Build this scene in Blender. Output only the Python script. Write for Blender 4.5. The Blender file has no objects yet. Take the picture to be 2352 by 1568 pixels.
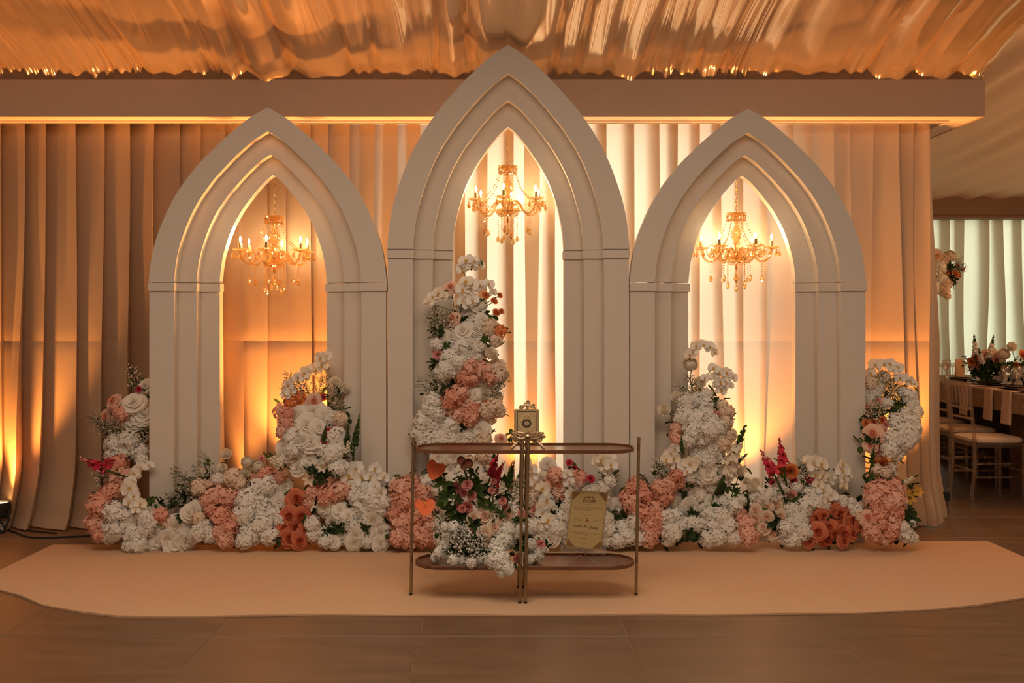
import bpy, bmesh, math, random
import numpy as np
from mathutils import Vector, Matrix, Quaternion

random.seed(7)
rnd = random.random
uni = random.uniform
SC = bpy.context.scene
COL = SC.collection
PI = math.pi

# ------------------------------------------------------------------ camera
F = 2287.0            # focal length in pixels of the 2352 wide frame
CX, CY, CH = 1150.0, 725.0, 1.5
cam = bpy.data.cameras.new('camera')
cam.sensor_width = 36.0
cam.lens = 36.0 * F / 2352.0
cam.shift_x = (1176 - CX) / 2352.0
cam.shift_y = -(784 - CY) / 2352.0
cam.clip_end = 100
camo = bpy.data.objects.new('camera', cam)
camo.location = (0, 0, CH)
camo.rotation_euler = (PI / 2, 0, 0)
COL.objects.link(camo)
SC.camera = camo

def W(px, py, Y):
    return Vector(((px - CX) * Y / F, Y, CH - (py - CY) * Y / F))

# ------------------------------------------------------------------ colour management, world
SC.view_settings.view_transform = 'Standard'
SC.view_settings.look = 'None'
SC.view_settings.gamma = 1.0
SC.view_settings.use_curve_mapping = False
SC.view_settings.exposure = 0.10
try:
    SC.cycles.use_denoising = True
    SC.cycles.max_bounces = 7
    SC.cycles.diffuse_bounces = 3
    SC.cycles.glossy_bounces = 3
    SC.cycles.transmission_bounces = 5
    SC.cycles.transparent_max_bounces = 12
    SC.cycles.caustics_reflective = False
    SC.cycles.caustics_refractive = False
    SC.cycles.sample_clamp_indirect = 6.0
except Exception:
    pass

wd = bpy.data.worlds.new('world')
SC.world = wd
wd.use_nodes = True
bg = wd.node_tree.nodes['Background']
bg.inputs[0].default_value = (1.0, 0.66, 0.44, 1)
bg.inputs[1].default_value = 0.25

def area(name, loc, target, sx, sy, power, col, spread=PI):
    l = bpy.data.lights.new(name, 'AREA')
    l.shape = 'RECTANGLE'
    l.size, l.size_y = sx, sy
    l.energy = power
    l.color = col
    l.spread = spread
    o = bpy.data.objects.new(name, l)
    o.location = loc
    d = Vector(target) - Vector(loc)
    o.rotation_euler = d.to_track_quat('-Z', 'Y').to_euler()
    COL.objects.link(o)
    return o

WARM = (1.0, 0.70, 0.43)
# hall lamps overhead, in front of the backdrop and behind the camera, plus a side fill
area('hall_light', (-0.3, 2.6, 4.6), (0.1, 5.6, 0.6), 5.0, 2.0, 132, (1.0, 0.78, 0.58))
area('hall_light_over_rug', (0.3, 4.6, 4.3), (0.3, 5.0, 0.0), 2.6, 0.9, 48, (1.0, 0.60, 0.30))
area('dining_fill', (5.6, 7.0, 3.2), (4.8, 8.9, 0.3), 1.6, 1.2, 34, (1.0, 0.52, 0.24))  # unseen warm fill added to brighten the dining side
# daylight outside the two windows
area('daylight_behind_backdrop', (0.75, 8.30, 1.75), (0.75, 7.2, 1.75), 2.0, 2.5, 250, (0.72, 0.90, 1.0))
area('daylight_far_window', (7.3, 14.6, 1.8), (7.3, 13.4, 1.8), 4.2, 2.8, 150, (0.80, 1.0, 0.88))

def spot(name, loc, target, power, col, size, blend, radius=0.03):
    l = bpy.data.lights.new(name, 'SPOT')
    l.energy = power
    l.color = col
    l.spot_size = size
    l.spot_blend = blend
    l.shadow_soft_size = radius
    o = bpy.data.objects.new(name, l)
    o.location = loc
    d = Vector(target) - Vector(loc)
    o.rotation_euler = d.to_track_quat('-Z', 'Y').to_euler()
    COL.objects.link(o)
    return o

AMBER = (1.0, 0.37, 0.075)

# ------------------------------------------------------------------ helpers
def smooth01(t):
    t = min(1.0, max(0.0, t))
    return t * t * (3 - 2 * t)

class MB:
    """collects faces, then links them as ONE mesh object"""
    def __init__(s):
        s.v = []; s.f = []; s.m = []
    def add(s, vs, fs, mat=0):
        b = len(s.v)
        s.v.extend([tuple(p) for p in vs])
        for f in fs:
            s.f.append(tuple(i + b for i in f)); s.m.append(mat)
    def grid(s, rows, mat=0, close=False):
        nr, nc = len(rows), len(rows[0])
        vs = [p for r in rows for p in r]
        fs = []
        for i in range(nr - 1):
            for j in range(nc - 1 if not close else nc):
                k = (j + 1) % nc
                fs.append((i * nc + j, i * nc + k, (i + 1) * nc + k, (i + 1) * nc + j))
        s.add(vs, fs, mat)
    def box(s, x0, x1, y0, y1, z0, z1, mat=0):
        vs = [(x, y, z) for z in (z0, z1) for y in (y0, y1) for x in (x0, x1)]
        s.add(vs, [(0, 2, 3, 1), (4, 5, 7, 6), (0, 1, 5, 4), (2, 6, 7, 3), (0, 4, 6, 2), (1, 3, 7, 5)], mat)
    def tube(s, pts, r, n=8, mat=0, caps=True):
        pts = [Vector(p) for p in pts]
        m = len(pts)
        rr = r if isinstance(r, (list, tuple)) else [r] * m
        rows = []
        prev = None
        for i, p in enumerate(pts):
            t = (pts[min(i + 1, m - 1)] - pts[max(i - 1, 0)])
            if t.length < 1e-9: t = Vector((0, 0, 1))
            t.normalize()
            if prev is None:
                a = Vector((0, 1, 0)) if abs(t.y) < 0.9 else Vector((1, 0, 0))
                u = t.cross(a).normalized()
            else:
                u = (prev - t * prev.dot(t))
                if u.length < 1e-6: u = t.orthogonal()
                u.normalize()
            prev = u
            w = t.cross(u)
            rows.append([tuple(p + (u * math.cos(2 * PI * k / n) + w * math.sin(2 * PI * k / n)) * rr[i]) for k in range(n)])
        b = len(s.v)
        s.grid(rows, mat, close=True)
        if caps:
            s.f.append(tuple(b + k for k in range(n))[::-1]); s.m.append(mat)
            s.f.append(tuple(b + (m - 1) * n + k for k in range(n))); s.m.append(mat)
    def stube(s, pts, r, n=8, mat=0, k=4):
        """tube through the points along a smooth curve"""
        P_ = [Vector(q) for q in pts]; m = len(P_)
        rr = list(r) if isinstance(r, (list, tuple)) else [r] * m
        o, q = [], []
        for i in range(m - 1):
            a, b, c, d = P_[max(i - 1, 0)], P_[i], P_[i + 1], P_[min(i + 2, m - 1)]
            for j in range(k):
                t = j / k
                o.append(0.5 * (2 * b + (c - a) * t + (2 * a - 5 * b + 4 * c - d) * t * t + (3 * b - a - 3 * c + d) * t ** 3)); q.append(rr[i] + (rr[i + 1] - rr[i]) * t)
        o.append(P_[-1]); q.append(rr[-1])
        s.tube(o, q, n, mat)
    def lathe(s, prof, n=16, mat=0, c=(0, 0, 0), ripple=0, amp=0.0):
        rows = []
        for r, z in prof:
            rows.append([(c[0] + r * (1 + amp * math.cos(ripple * 2 * PI * k / n)) * math.cos(2 * PI * k / n),
                          c[1] + r * (1 + amp * math.cos(ripple * 2 * PI * k / n)) * math.sin(2 * PI * k / n), c[2] + z) for k in range(n)])
        s.grid(rows, mat, close=True)
    def ball(s, c, r, n=8, mat=0, sz=1.0):
        k = max(3, n // 2)
        prof = [(r * math.sin(PI * i / k) + 1e-5, -r * sz * math.cos(PI * i / k)) for i in range(k + 1)]
        s.lathe(prof, n, mat, c)
    def gem(s, c, r, mat=0, sz=1.0, n=6):
        vs = [(c[0], c[1], c[2] + r * sz)] + [(c[0] + r * math.cos(2 * PI * k / n), c[1] + r * math.sin(2 * PI * k / n), c[2]) for k in range(n)] + [(c[0], c[1], c[2] - r * sz)]
        fs = [(0, 1 + k, 1 + (k + 1) % n) for k in range(n)] + [(n + 1, 1 + (k + 1) % n, 1 + k) for k in range(n)]
        s.add(vs, fs, mat)
    def mesh(s, name, mats, smooth=True, angle=None):
        me = bpy.data.meshes.new(name)
        me.from_pydata(s.v, [], s.f)
        mats = mats if isinstance(mats, (list, tuple)) else [mats]
        for m in mats: me.materials.append(m)
        me.polygons.foreach_set('material_index', s.m)
        if smooth:
            me.polygons.foreach_set('use_smooth', [True] * len(s.f))
            if angle is not None:
                me.set_sharp_from_angle(angle=math.radians(angle))
        me.update()
        return me
    def build(s, name, mats, parent=None, smooth=True, angle=35, loc=None):
        o = bpy.data.objects.new(name, s.mesh(name, mats, smooth, angle))
        COL.objects.link(o)
        if parent is not None: o.parent = parent
        if loc is not None: o.location = loc
        return o

def tag(o, label=None, cat=None, group=None, kind=None):
    if label: o['label'] = label
    if cat: o['category'] = cat
    if group: o['group'] = group
    if kind: o['kind'] = kind
    return o

def thing(name, loc, label, cat, group=None, rz=0.0):
    o = bpy.data.objects.new(name, None)
    o.empty_display_size = 0.05
    o.location = loc
    o.rotation_euler = (0, 0, rz)
    COL.objects.link(o)
    return tag(o, label, cat, group)

def inst(name, mesh, parent, loc, rot=None, scale=1.0):
    o = bpy.data.objects.new(name, mesh)
    COL.objects.link(o)
    if parent is not None: o.parent = parent
    o.location = loc
    if rot is not None:
        o.rotation_mode = 'QUATERNION'
        o.rotation_quaternion = rot
    o.scale = (scale, scale, scale) if not isinstance(scale, (tuple, list)) else scale
    return o

def copy_tree(o, parent=None):
    c = o.copy(); COL.objects.link(c)
    if parent is not None: c.parent = parent
    for ch in list(o.children): copy_tree(ch, c)
    return c

# ------------------------------------------------------------------ materials
def nodes(name):
    m = bpy.data.materials.new(name)
    m.use_nodes = True
    nt = m.node_tree
    return m, nt, nt.nodes['Principled BSDF'], nt.nodes['Material Output']

def pm(name, col, rough=0.6, metal=0.0, spec=0.5, noise=0.0, nscale=20.0, bump=0.0, bscale=200.0, sheen=0.0, coat=0.0):
    m, nt, b, out = nodes(name)
    b.inputs['Base Color'].default_value = (*col, 1)
    b.inputs['Roughness'].default_value = rough
    b.inputs['Metallic'].default_value = metal
    b.inputs['Specular IOR Level'].default_value = spec
    b.inputs['Sheen Weight'].default_value = sheen
    b.inputs['Coat Weight'].default_value = coat
    tc = None
    if noise or bump:
        tc = nt.nodes.new('ShaderNodeTexCoord')
    if noise:
        n = nt.nodes.new('ShaderNodeTexNoise'); n.inputs['Scale'].default_value = nscale; n.inputs['Detail'].default_value = 6
        nt.links.new(tc.outputs['Object'], n.inputs['Vector'])
        mx = nt.nodes.new('ShaderNodeMix'); mx.data_type = 'RGBA'
        mx.inputs['A'].default_value = (*[c * (1 - noise) for c in col], 1)
        mx.inputs['B'].default_value = (*[min(1, c * (1 + noise)) for c in col], 1)
        nt.links.new(n.outputs['Fac'], mx.inputs['Factor'])
        nt.links.new(mx.outputs['Result'], b.inputs['Base Color'])
    if bump:
        n2 = nt.nodes.new('ShaderNodeTexNoise'); n2.inputs['Scale'].default_value = bscale; n2.inputs['Detail'].default_value = 3
        nt.links.new(tc.outputs['Object'], n2.inputs['Vector'])
        bp = nt.nodes.new('ShaderNodeBump'); bp.inputs['Strength'].default_value = bump; bp.inputs['Distance'].default_value = 0.002
        nt.links.new(n2.outputs['Fac'], bp.inputs['Height'])
        nt.links.new(bp.outputs['Normal'], b.inputs['Normal'])
    return m

def cloth(name, col, trans=0.4, gloss=0.0, grough=0.35, bump=0.25, bscale=30.0, weave=0.0):
    """thin cloth: diffuse + translucent, optional satin gloss, fine creases"""
    m, nt, b, out = nodes(name)
    nt.nodes.remove(b)
    tc = nt.nodes.new('ShaderNodeTexCoord')
    d = nt.nodes.new('ShaderNodeBsdfDiffuse'); d.inputs[0].default_value = (*col, 1)
    t = nt.nodes.new('ShaderNodeBsdfTranslucent'); t.inputs[0].default_value = (*col, 1)
    mx = nt.nodes.new('ShaderNodeMixShader'); mx.inputs[0].default_value = trans
    nt.links.new(d.outputs[0], mx.inputs[1]); nt.links.new(t.outputs[0], mx.inputs[2])
    last = mx
    n = nt.nodes.new('ShaderNodeTexNoise'); n.inputs['Scale'].default_value = bscale; n.inputs['Detail'].default_value = 4
    mp = nt.nodes.new('ShaderNodeMapping'); mp.inputs['Scale'].default_value = (1, 1, 0.35)
    nt.links.new(tc.outputs['Object'], mp.inputs[0]); nt.links.new(mp.outputs[0], n.inputs['Vector'])
    bp = nt.nodes.new('ShaderNodeBump'); bp.inputs['Strength'].default_value = bump; bp.inputs['Distance'].default_value = 0.004
    nt.links.new(n.outputs['Fac'], bp.inputs['Height'])
    nt.links.new(bp.outputs[0], d.inputs['Normal'])
    if gloss > 0:
        g = nt.nodes.new('ShaderNodeBsdfGlossy'); g.inputs['Roughness'].default_value = grough; g.inputs['Color'].default_value = (*[min(1, c * 1.1) for c in col], 1)
        nt.links.new(bp.outputs[0], g.inputs['Normal'])
        m2 = nt.nodes.new('ShaderNodeMixShader'); m2.inputs[0].default_value = gloss
        nt.links.new(last.outputs[0], m2.inputs[1]); nt.links.new(g.outputs[0], m2.inputs[2])
        last = m2
    nt.links.new(last.outputs[0], out.inputs[0])
    return m

def petal(name, c1, c2, trans=0.3, objvar=0.35):
    """petal: colour varies between c1 and c2 per petal island and per bloom"""
    m, nt, b, out = nodes(name)
    nt.nodes.remove(b)
    g = nt.nodes.new('ShaderNodeNewGeometry')
    oi = nt.nodes.new('ShaderNodeObjectInfo')
    ad = nt.nodes.new('ShaderNodeMath'); ad.operation = 'MULTIPLY_ADD'
    ad.inputs[1].default_value = objvar
    ml = nt.nodes.new('ShaderNodeMath'); ml.operation = 'MULTIPLY'; ml.inputs[1].default_value = 1 - objvar
    nt.links.new(g.outputs['Random Per Island'], ml.inputs[0])
    nt.links.new(oi.outputs['Random'], ad.inputs[0]); nt.links.new(ml.outputs[0], ad.inputs[2])
    mx = nt.nodes.new('ShaderNodeMix'); mx.data_type = 'RGBA'
    mx.inputs['A'].default_value = (*c1, 1); mx.inputs['B'].default_value = (*c2, 1)
    nt.links.new(ad.outputs[0], mx.inputs['Factor'])
    d = nt.nodes.new('ShaderNodeBsdfDiffuse'); t = nt.nodes.new('ShaderNodeBsdfTranslucent')
    nt.links.new(mx.outputs['Result'], d.inputs[0]); nt.links.new(mx.outputs['Result'], t.inputs[0])
    ms = nt.nodes.new('ShaderNodeMixShader'); ms.inputs[0].default_value = trans
    nt.links.new(d.outputs[0], ms.inputs[1]); nt.links.new(t.outputs[0], ms.inputs[2])
    nt.links.new(ms.outputs[0], out.inputs[0])
    return m

def emit(name, col, strength):
    m, nt, b, out = nodes(name)
    nt.nodes.remove(b)
    e = nt.nodes.new('ShaderNodeEmission'); e.inputs[0].default_value = (*col, 1); e.inputs[1].default_value = strength
    nt.links.new(e.outputs[0], out.inputs[0])
    return m

def crystal(name, col, clear=0.6, rough=0.04, ior=1.45, glow=0.0, inner=0.0):
    """thin clear material: tinted see-through plus mirror reflection by angle"""
    m, nt, b, out = nodes(name)
    nt.nodes.remove(b)
    tr = nt.nodes.new('ShaderNodeBsdfTransparent'); tr.inputs[0].default_value = (*col, 1)
    gl = nt.nodes.new('ShaderNodeBsdfGlossy'); gl.inputs['Roughness'].default_value = rough; gl.inputs['Color'].default_value = (*[min(1, 0.3 + c * .7) for c in col], 1)
    fr = nt.nodes.new('ShaderNodeFresnel'); fr.inputs[0].default_value = ior
    ad = nt.nodes.new('ShaderNodeMath'); ad.operation = 'ADD'; ad.inputs[1].default_value = 1 - clear; ad.use_clamp = True
    ge = nt.nodes.new('ShaderNodeNewGeometry')       # inner faces: no total reflection in thin glass
    iv = nt.nodes.new('ShaderNodeMath'); iv.operation = 'SUBTRACT'; iv.inputs[0].default_value = 1.0 + inner
    nt.links.new(ge.outputs['Backfacing'], iv.inputs[1])
    mu = nt.nodes.new('ShaderNodeMath'); mu.operation = 'MULTIPLY'
    nt.links.new(fr.outputs[0], mu.inputs[0]); nt.links.new(iv.outputs[0], mu.inputs[1])
    nt.links.new(mu.outputs[0], ad.inputs[0])
    ms = nt.nodes.new('ShaderNodeMixShader')
    nt.links.new(ad.outputs[0], ms.inputs[0]); nt.links.new(tr.outputs[0], ms.inputs[1]); nt.links.new(gl.outputs[0], ms.inputs[2])
    last = ms
    if glow:     # faceted glass scatters a little of the lamp light through it
        tl = nt.nodes.new('ShaderNodeBsdfTranslucent'); tl.inputs[0].default_value = (*col, 1)
        m3 = nt.nodes.new('ShaderNodeMixShader'); m3.inputs[0].default_value = glow
        nt.links.new(ms.outputs[0], m3.inputs[1]); nt.links.new(tl.outputs[0], m3.inputs[2]); last = m3
    nt.links.new(last.outputs[0], out.inputs[0])
    return m

M = {}
M['arch'] = pm('painted_arch_board', (0.66, 0.60, 0.53), 0.7, noise=0.03, nscale=6, bump=0.12, bscale=350)
M['beam'] = pm('wrapped_beam_cloth', (0.54, 0.39, 0.29), 0.85, noise=0.05, nscale=12, bump=0.2, bscale=500)
M['soffit'] = pm('soffit_paint', (0.86, 0.75, 0.62), 0.7)
M['curtain'] = cloth('ivory_curtain_cloth', (0.64, 0.475, 0.335), 0.36, gloss=0.08, grough=0.42, bump=0.25, bscale=14)
M['far_curtain'] = cloth('sheer_curtain_cloth', (0.75, 0.72, 0.64), 0.5, bump=0.2, bscale=14)
M['tent'] = cloth('tent_lining_cloth', (0.74, 0.56, 0.41), 0.2, gloss=0.10, grough=0.4, bump=0.1, bscale=10)
M['wall'] = pm('plain_wall_paint', (0.55, 0.42, 0.32), 0.8, noise=0.04)
M['grout'] = pm('floor_joint_grout', (0.30, 0.20, 0.12), 0.9)
M['rug'] = pm('felt_rug', (0.66, 0.43, 0.27), 0.95, noise=0.05, nscale=40, bump=0.6, bscale=900, spec=0.1)
M['metal_black'] = pm('black_metal', (0.015, 0.014, 0.013), 0.5)
M['rubber'] = pm('black_rubber', (0.012, 0.011, 0.01), 0.7)
M['brass'] = pm('antique_brass', (0.34, 0.25, 0.14), 0.38, metal=0.85, noise=0.25, nscale=60)
M['gold'] = pm('polished_gold', (0.85, 0.55, 0.22), 0.22, metal=1.0)
M['gilt'] = pm('gilt_casting', (0.62, 0.47, 0.30), 0.35, metal=0.8, noise=0.35, nscale=120)
M['white_text'] = pm('white_print', (0.75, 0.72, 0.68), 0.6)
M['amber_glass'] = crystal('amber_crystal', (1.0, 0.80, 0.50), clear=0.76, glow=0.10, inner=0.6)
M['bulb_glass'] = crystal('bulb_glass', (1.0, 0.95, 0.88), clear=0.97)
M['filament'] = emit('glowing_filament', (1.0, 0.70, 0.38), 620.0)
M['lens'] = emit('lit_lamp_lens', (1.0, 0.55, 0.20), 14.0)
M['acrylic'] = crystal('clear_acrylic', (0.97, 0.95, 0.92), clear=0.88, rough=0.12, ior=1.49)
M['chair_acrylic'] = crystal('chair_acrylic', (0.90, 0.81, 0.72), clear=0.87, ior=1.49, rough=0.12, glow=0.08, inner=0.25)
M['green'] = petal('leaf_green', (0.045, 0.085, 0.026), (0.095, 0.150, 0.045), 0.25)
M['dark_green'] = petal('deep_leaf_green', (0.022, 0.040, 0.016), (0.05, 0.078, 0.030), 0.15)
M['stem'] = petal('stem_green', (0.09, 0.14, 0.04), (0.12, 0.17, 0.06), 0.1)
M['white'] = petal('white_petal', (0.85, 0.82, 0.75), (0.93, 0.91, 0.87), 0.3)
M['cream'] = petal('cream_petal', (0.88, 0.80, 0.66), (0.93, 0.87, 0.76), 0.32)
M['ivory'] = petal('ivory_rose_petal', (0.88, 0.83, 0.74), (0.93, 0.89, 0.83), 0.3)
M['pink'] = petal('coral_pink_petal', (0.80, 0.34, 0.23), (0.93, 0.66, 0.54), 0.3, 0.5)
M['blush'] = petal('blush_petal', (0.86, 0.66, 0.50), (0.90, 0.80, 0.68), 0.32)
M['peach'] = petal('peach_rose_petal', (0.86, 0.55, 0.42), (0.89, 0.66, 0.54), 0.28)
M['peach_in'] = petal('peach_rose_heart', (0.80, 0.34, 0.22), (0.84, 0.42, 0.28), 0.28)
M['coral'] = petal('coral_rose_petal', (0.66, 0.19, 0.10), (0.78, 0.30, 0.18), 0.25)
M['coral_in'] = petal('coral_rose_heart', (0.48, 0.10, 0.05), (0.58, 0.15, 0.08), 0.25)
M['magenta'] = petal('magenta_petal', (0.62, 0.035, 0.08), (0.80, 0.12, 0.17), 0.25)
M['rosepink'] = petal('carnation_pink_petal', (0.84, 0.26, 0.24), (0.90, 0.52, 0.47), 0.25)
M['orange'] = petal('orange_petal', (0.85, 0.22, 0.07), (0.88, 0.40, 0.16), 0.3)
M['anthurium'] = petal('anthurium_spathe', (0.80, 0.17, 0.07), (0.82, 0.22, 0.10), 0.15)
M['yellow'] = petal('orchid_lip_yellow', (0.72, 0.40, 0.06), (0.80, 0.52, 0.14), 0.2)
M['brown'] = petal('orchid_bud_brown', (0.20, 0.07, 0.03), (0.26, 0.10, 0.05), 0.1)

def wood_mat():
    m, nt, b, out = nodes('walnut_tray')
    tc = nt.nodes.new('ShaderNodeTexCoord')
    mp = nt.nodes.new('ShaderNodeMapping'); mp.inputs['Scale'].default_value = (1.5, 30, 10)
    n = nt.nodes.new('ShaderNodeTexNoise'); n.inputs['Scale'].default_value = 3; n.inputs['Detail'].default_value = 8; n.inputs['Distortion'].default_value = 0.6
    cr = nt.nodes.new('ShaderNodeValToRGB')
    cr.color_ramp.elements[0].color = (0.085, 0.030, 0.012, 1); cr.color_ramp.elements[1].color = (0.20, 0.080, 0.034, 1)
    cr.color_ramp.elements[0].position = 0.3; cr.color_ramp.elements[1].position = 0.75
    nt.links.new(tc.outputs['Object'], mp.inputs[0]); nt.links.new(mp.outputs[0], n.inputs['Vector'])
    nt.links.new(n.outputs['Fac'], cr.inputs[0]); nt.links.new(cr.outputs[0], b.inputs['Base Color'])
    b.inputs['Roughness'].default_value = 0.2
    return m
M['wood'] = wood_mat()

def tile_mat():
    m, nt, b, out = nodes('stone_floor_tile')
    tc = nt.nodes.new('ShaderNodeTexCoord')
    oi = nt.nodes.new('ShaderNodeObjectInfo')
    mp = nt.nodes.new('ShaderNodeMapping'); mp.inputs['Scale'].default_value = (0.6, 3.5, 1)
    va = nt.nodes.new('ShaderNodeVectorMath'); va.operation = 'ADD'
    sc = nt.nodes.new('ShaderNodeVectorMath'); sc.operation = 'SCALE'; sc.inputs['Scale'].default_value = 3.0
    nt.links.new(oi.outputs['Location'], sc.inputs[0])
    nt.links.new(tc.outputs['Object'], va.inputs[0]); nt.links.new(sc.outputs[0], va.inputs[1])
    nt.links.new(va.outputs[0], mp.inputs[0])
    n = nt.nodes.new('ShaderNodeTexNoise'); n.inputs['Scale'].default_value = 3.5; n.inputs['Detail'].default_value = 7
    nt.links.new(mp.outputs[0], n.inputs['Vector'])
    cr = nt.nodes.new('ShaderNodeValToRGB')
    cr.color_ramp.elements[0].color = (0.135, 0.080, 0.046, 1); cr.color_ramp.elements[1].color = (0.19, 0.115, 0.068, 1)
    cr.color_ramp.elements[0].position = 0.3; cr.color_ramp.elements[1].position = 0.7
    nt.links.new(n.outputs['Fac'], cr.inputs[0]); nt.links.new(cr.outputs[0], b.inputs['Base Color'])
    mr = nt.nodes.new('ShaderNodeMapRange'); mr.inputs['To Min'].default_value = 0.34; mr.inputs['To Max'].default_value = 0.5
    nt.links.new(n.outputs['Fac'], mr.inputs['Value']); nt.links.new(mr.outputs[0], b.inputs['Roughness'])
    return m
M['tile'] = tile_mat()

def satin_mat():
    """shiny lining: clear gloss over warm cloth, slightly see-through"""
    m, nt, b, out = nodes('satin_ceiling_lining')
    nt.nodes.remove(b)
    d = nt.nodes.new('ShaderNodeBsdfDiffuse'); d.inputs[0].default_value = (0.70, 0.50, 0.34, 1)
    t = nt.nodes.new('ShaderNodeBsdfTranslucent'); t.inputs[0].default_value = (0.72, 0.52, 0.36, 1)
    g = nt.nodes.new('ShaderNodeBsdfGlossy'); g.inputs['Roughness'].default_value = 0.11; g.inputs['Color'].default_value = (0.88, 0.66, 0.46, 1)
    a = nt.nodes.new('ShaderNodeMixShader'); a.inputs[0].default_value = 0.15
    nt.links.new(d.outputs[0], a.inputs[1]); nt.links.new(t.outputs[0], a.inputs[2])
    c = nt.nodes.new('ShaderNodeMixShader'); c.inputs[0].default_value = 0.58
    nt.links.new(a.outputs[0], c.inputs[1]); nt.links.new(g.outputs[0], c.inputs[2])
    nt.links.new(c.outputs[0], out.inputs[0])
    return m
M['satin'] = satin_mat()

# ------------------------------------------------------------------ floor tiles
TX, TY = 0.975, 0.69
fl = thing('floor', (0, 0, 0), 'large brown stone floor tiles', None)
fl['kind'] = 'structure'
del fl['label']
g = MB(); g.box(-9, 12, 2.0, 15, -0.06, -0.0035)
g.build('grout', M['grout'], fl)
tb = MB()
w2, h2, c, dd = TX / 2 - 0.0018, TY / 2 - 0.0018, 0.002, 0.03
tb.grid([[(-w2, -h2, -dd), (w2, -h2, -dd), (w2, h2, -dd), (-w2, h2, -dd)],
         [(-w2, -h2, -c), (w2, -h2, -c), (w2, h2, -c), (-w2, h2, -c)],
         [(-w2 + c, -h2 + c, 0), (w2 - c, -h2 + c, 0), (w2 - c, h2 - c, 0), (-w2 + c, h2 - c, 0)]], close=True)
tb.add([(-w2 + c, -h2 + c, 0), (w2 - c, -h2 + c, 0), (w2 - c, h2 - c, 0), (-w2 + c, h2 - c, 0)], [(0, 1, 2, 3)])
tile_me = tb.mesh('tile', M['tile'], smooth=False)
far = MB()
for i in range(-6, 10):
    for j in range(-2, 15):
        x = -0.38 + TX * (i + 0.5); y = 4.667 + TY * (j + 0.5)
        if y > 14.4: continue
        px = CX + (abs(x) - TX / 2) * F / max(y, .1) * (1 if x > 0 else -1)
        near = -200 < px < 2500 and 4.0 < y < 8.9
        hidden = 7.6 < y and x < 3.2
        if near and not hidden:
            inst('tile', tile_me, fl, (x, y, uni(-0.0008, 0)))
        else:
            far.add([(x + v[0], y + v[1], v[2]) for v in tb.v], tb.f)
fo = far.build('far_tiles', M['tile'], fl, smooth=False); fo['kind'] = 'stuff'

# ------------------------------------------------------------------ walls with the two windows
def struct(o): o['kind'] = 'structure'; return o
wb = MB()
YB0, YB1 = 7.78, 7.90
WX0, WX1, WZ0, WZ1 = -0.28, 1.78, 0.30, 2.86
wb.box(-6.5, WX0, YB0, YB1, 0, 3.4); wb.box(WX1, 3.27, YB0, YB1, 0, 3.4)
wb.box(WX0, WX1, YB0, YB1, 0, WZ0); wb.box(WX0, WX1, YB0, YB1, WZ1, 3.4)
struct(wb.build('wall_back', M['wall'], smooth=False))
ws = MB(); ws.box(3.19, 3.27, 7.78, 13.9, 0, 4.2); struct(ws.build('wall_side', M['wall'], smooth=False))
def window(name, x0, x1, y, z0, z1, n):
    t = thing(name, ((x0 + x1) / 2, y, z0), None, None); struct(t)
    ox, oz = (x0 + x1) / 2, z0
    f = MB(); w = 0.05
    for k in range(n + 1):
        xx = x0 + (x1 - x0) * k / n
        f.box(max(x0, xx - w / 2) - ox, min(x1, xx + w / 2) - ox, -0.03, 0.03, 0, z1 - z0)
    for zz in (0, (z1 - z0) * 0.55, z1 - z0 - w): f.box(x0 - ox, x1 - ox, -0.025, 0.025, zz, zz + w)
    f.build('window_frame', M['metal_black'], t, smooth=False)
    for k in range(n):
        a = x0 + (x1 - x0) * k / n - ox + w / 2; b = x0 + (x1 - x0) * (k + 1) / n - ox - w / 2
        p = MB(); p.box(a, b, -0.003, 0.003, w, z1 - z0 - w); p.build('pane', M['bulb_glass'], t, smooth=False)
window('window_1', WX0, WX1, 7.84, WZ0, WZ1, 3)

YF = 13.5
wf = MB()
wf.box(3.2, 5.2, YF + 0.25, YF + 0.4, 0, 3.4); wf.box(9.4, 12, YF + 0.25, YF + 0.4, 0, 3.4)
wf.box(5.2, 9.4, YF + 0.25, YF + 0.4, 0, 0.35); wf.box(5.2, 9.4, YF + 0.25, YF + 0.4, 2.9, 3.4)
struct(wf.build('wall_far', M['wall'], smooth=False))
window('window_2', 5.2, 9.4, YF + 0.32, 0.35, 2.9, 4)
fa = MB(); fa.box(3.3, 12, YF - 0.25, YF + 0.25, 2.83, 3.25); fa.box(3.3, 12, YF - 0.27, YF + 0.25, 2.80, 2.83)
M['fascia'] = pm('brown_fascia_cloth', (0.24, 0.155, 0.105), 0.85)
struct(fa.build('trim_2', M['fascia'], smooth=False))

# ------------------------------------------------------------------ beam in front of the ceiling
BY0, BZ0, BZ1, BX1 = 6.96, 2.891, 3.152, 3.385
bt = thing('trim_1', (0, BY0, BZ0), None, None); struct(bt)
b = MB()
b.box(-5.6, BX1, 0, 0.012, 0, BZ1 - BZ0); b.box(BX1 - 0.012, BX1, 0.012, 1.15, 0, BZ1 - BZ0)
b.box(-5.6, BX1 - 0.012, 0.012, 1.15, BZ1 - BZ0 - 0.012, BZ1 - BZ0)
b.build('beam_face', M['beam'], bt, smooth=False)
b = MB(); b.box(-5.6, BX1 - 0.012, 0.012, 1.15, 0.004, 0.016); b.build('soffit', M['soffit'], bt, smooth=False)
b = MB()
b.box(-5.6, 3.20, 0.14, 0.16, -0.012, 0.004); b.box(-5.6, 3.20, 0.17, 0.18, -0.016, 0.004)
b.box(3.18, 3.20, 0.16, 0.75, -0.012, 0.004)
b.build('curtain_track', M['soffit'], bt, smooth=False)

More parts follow.
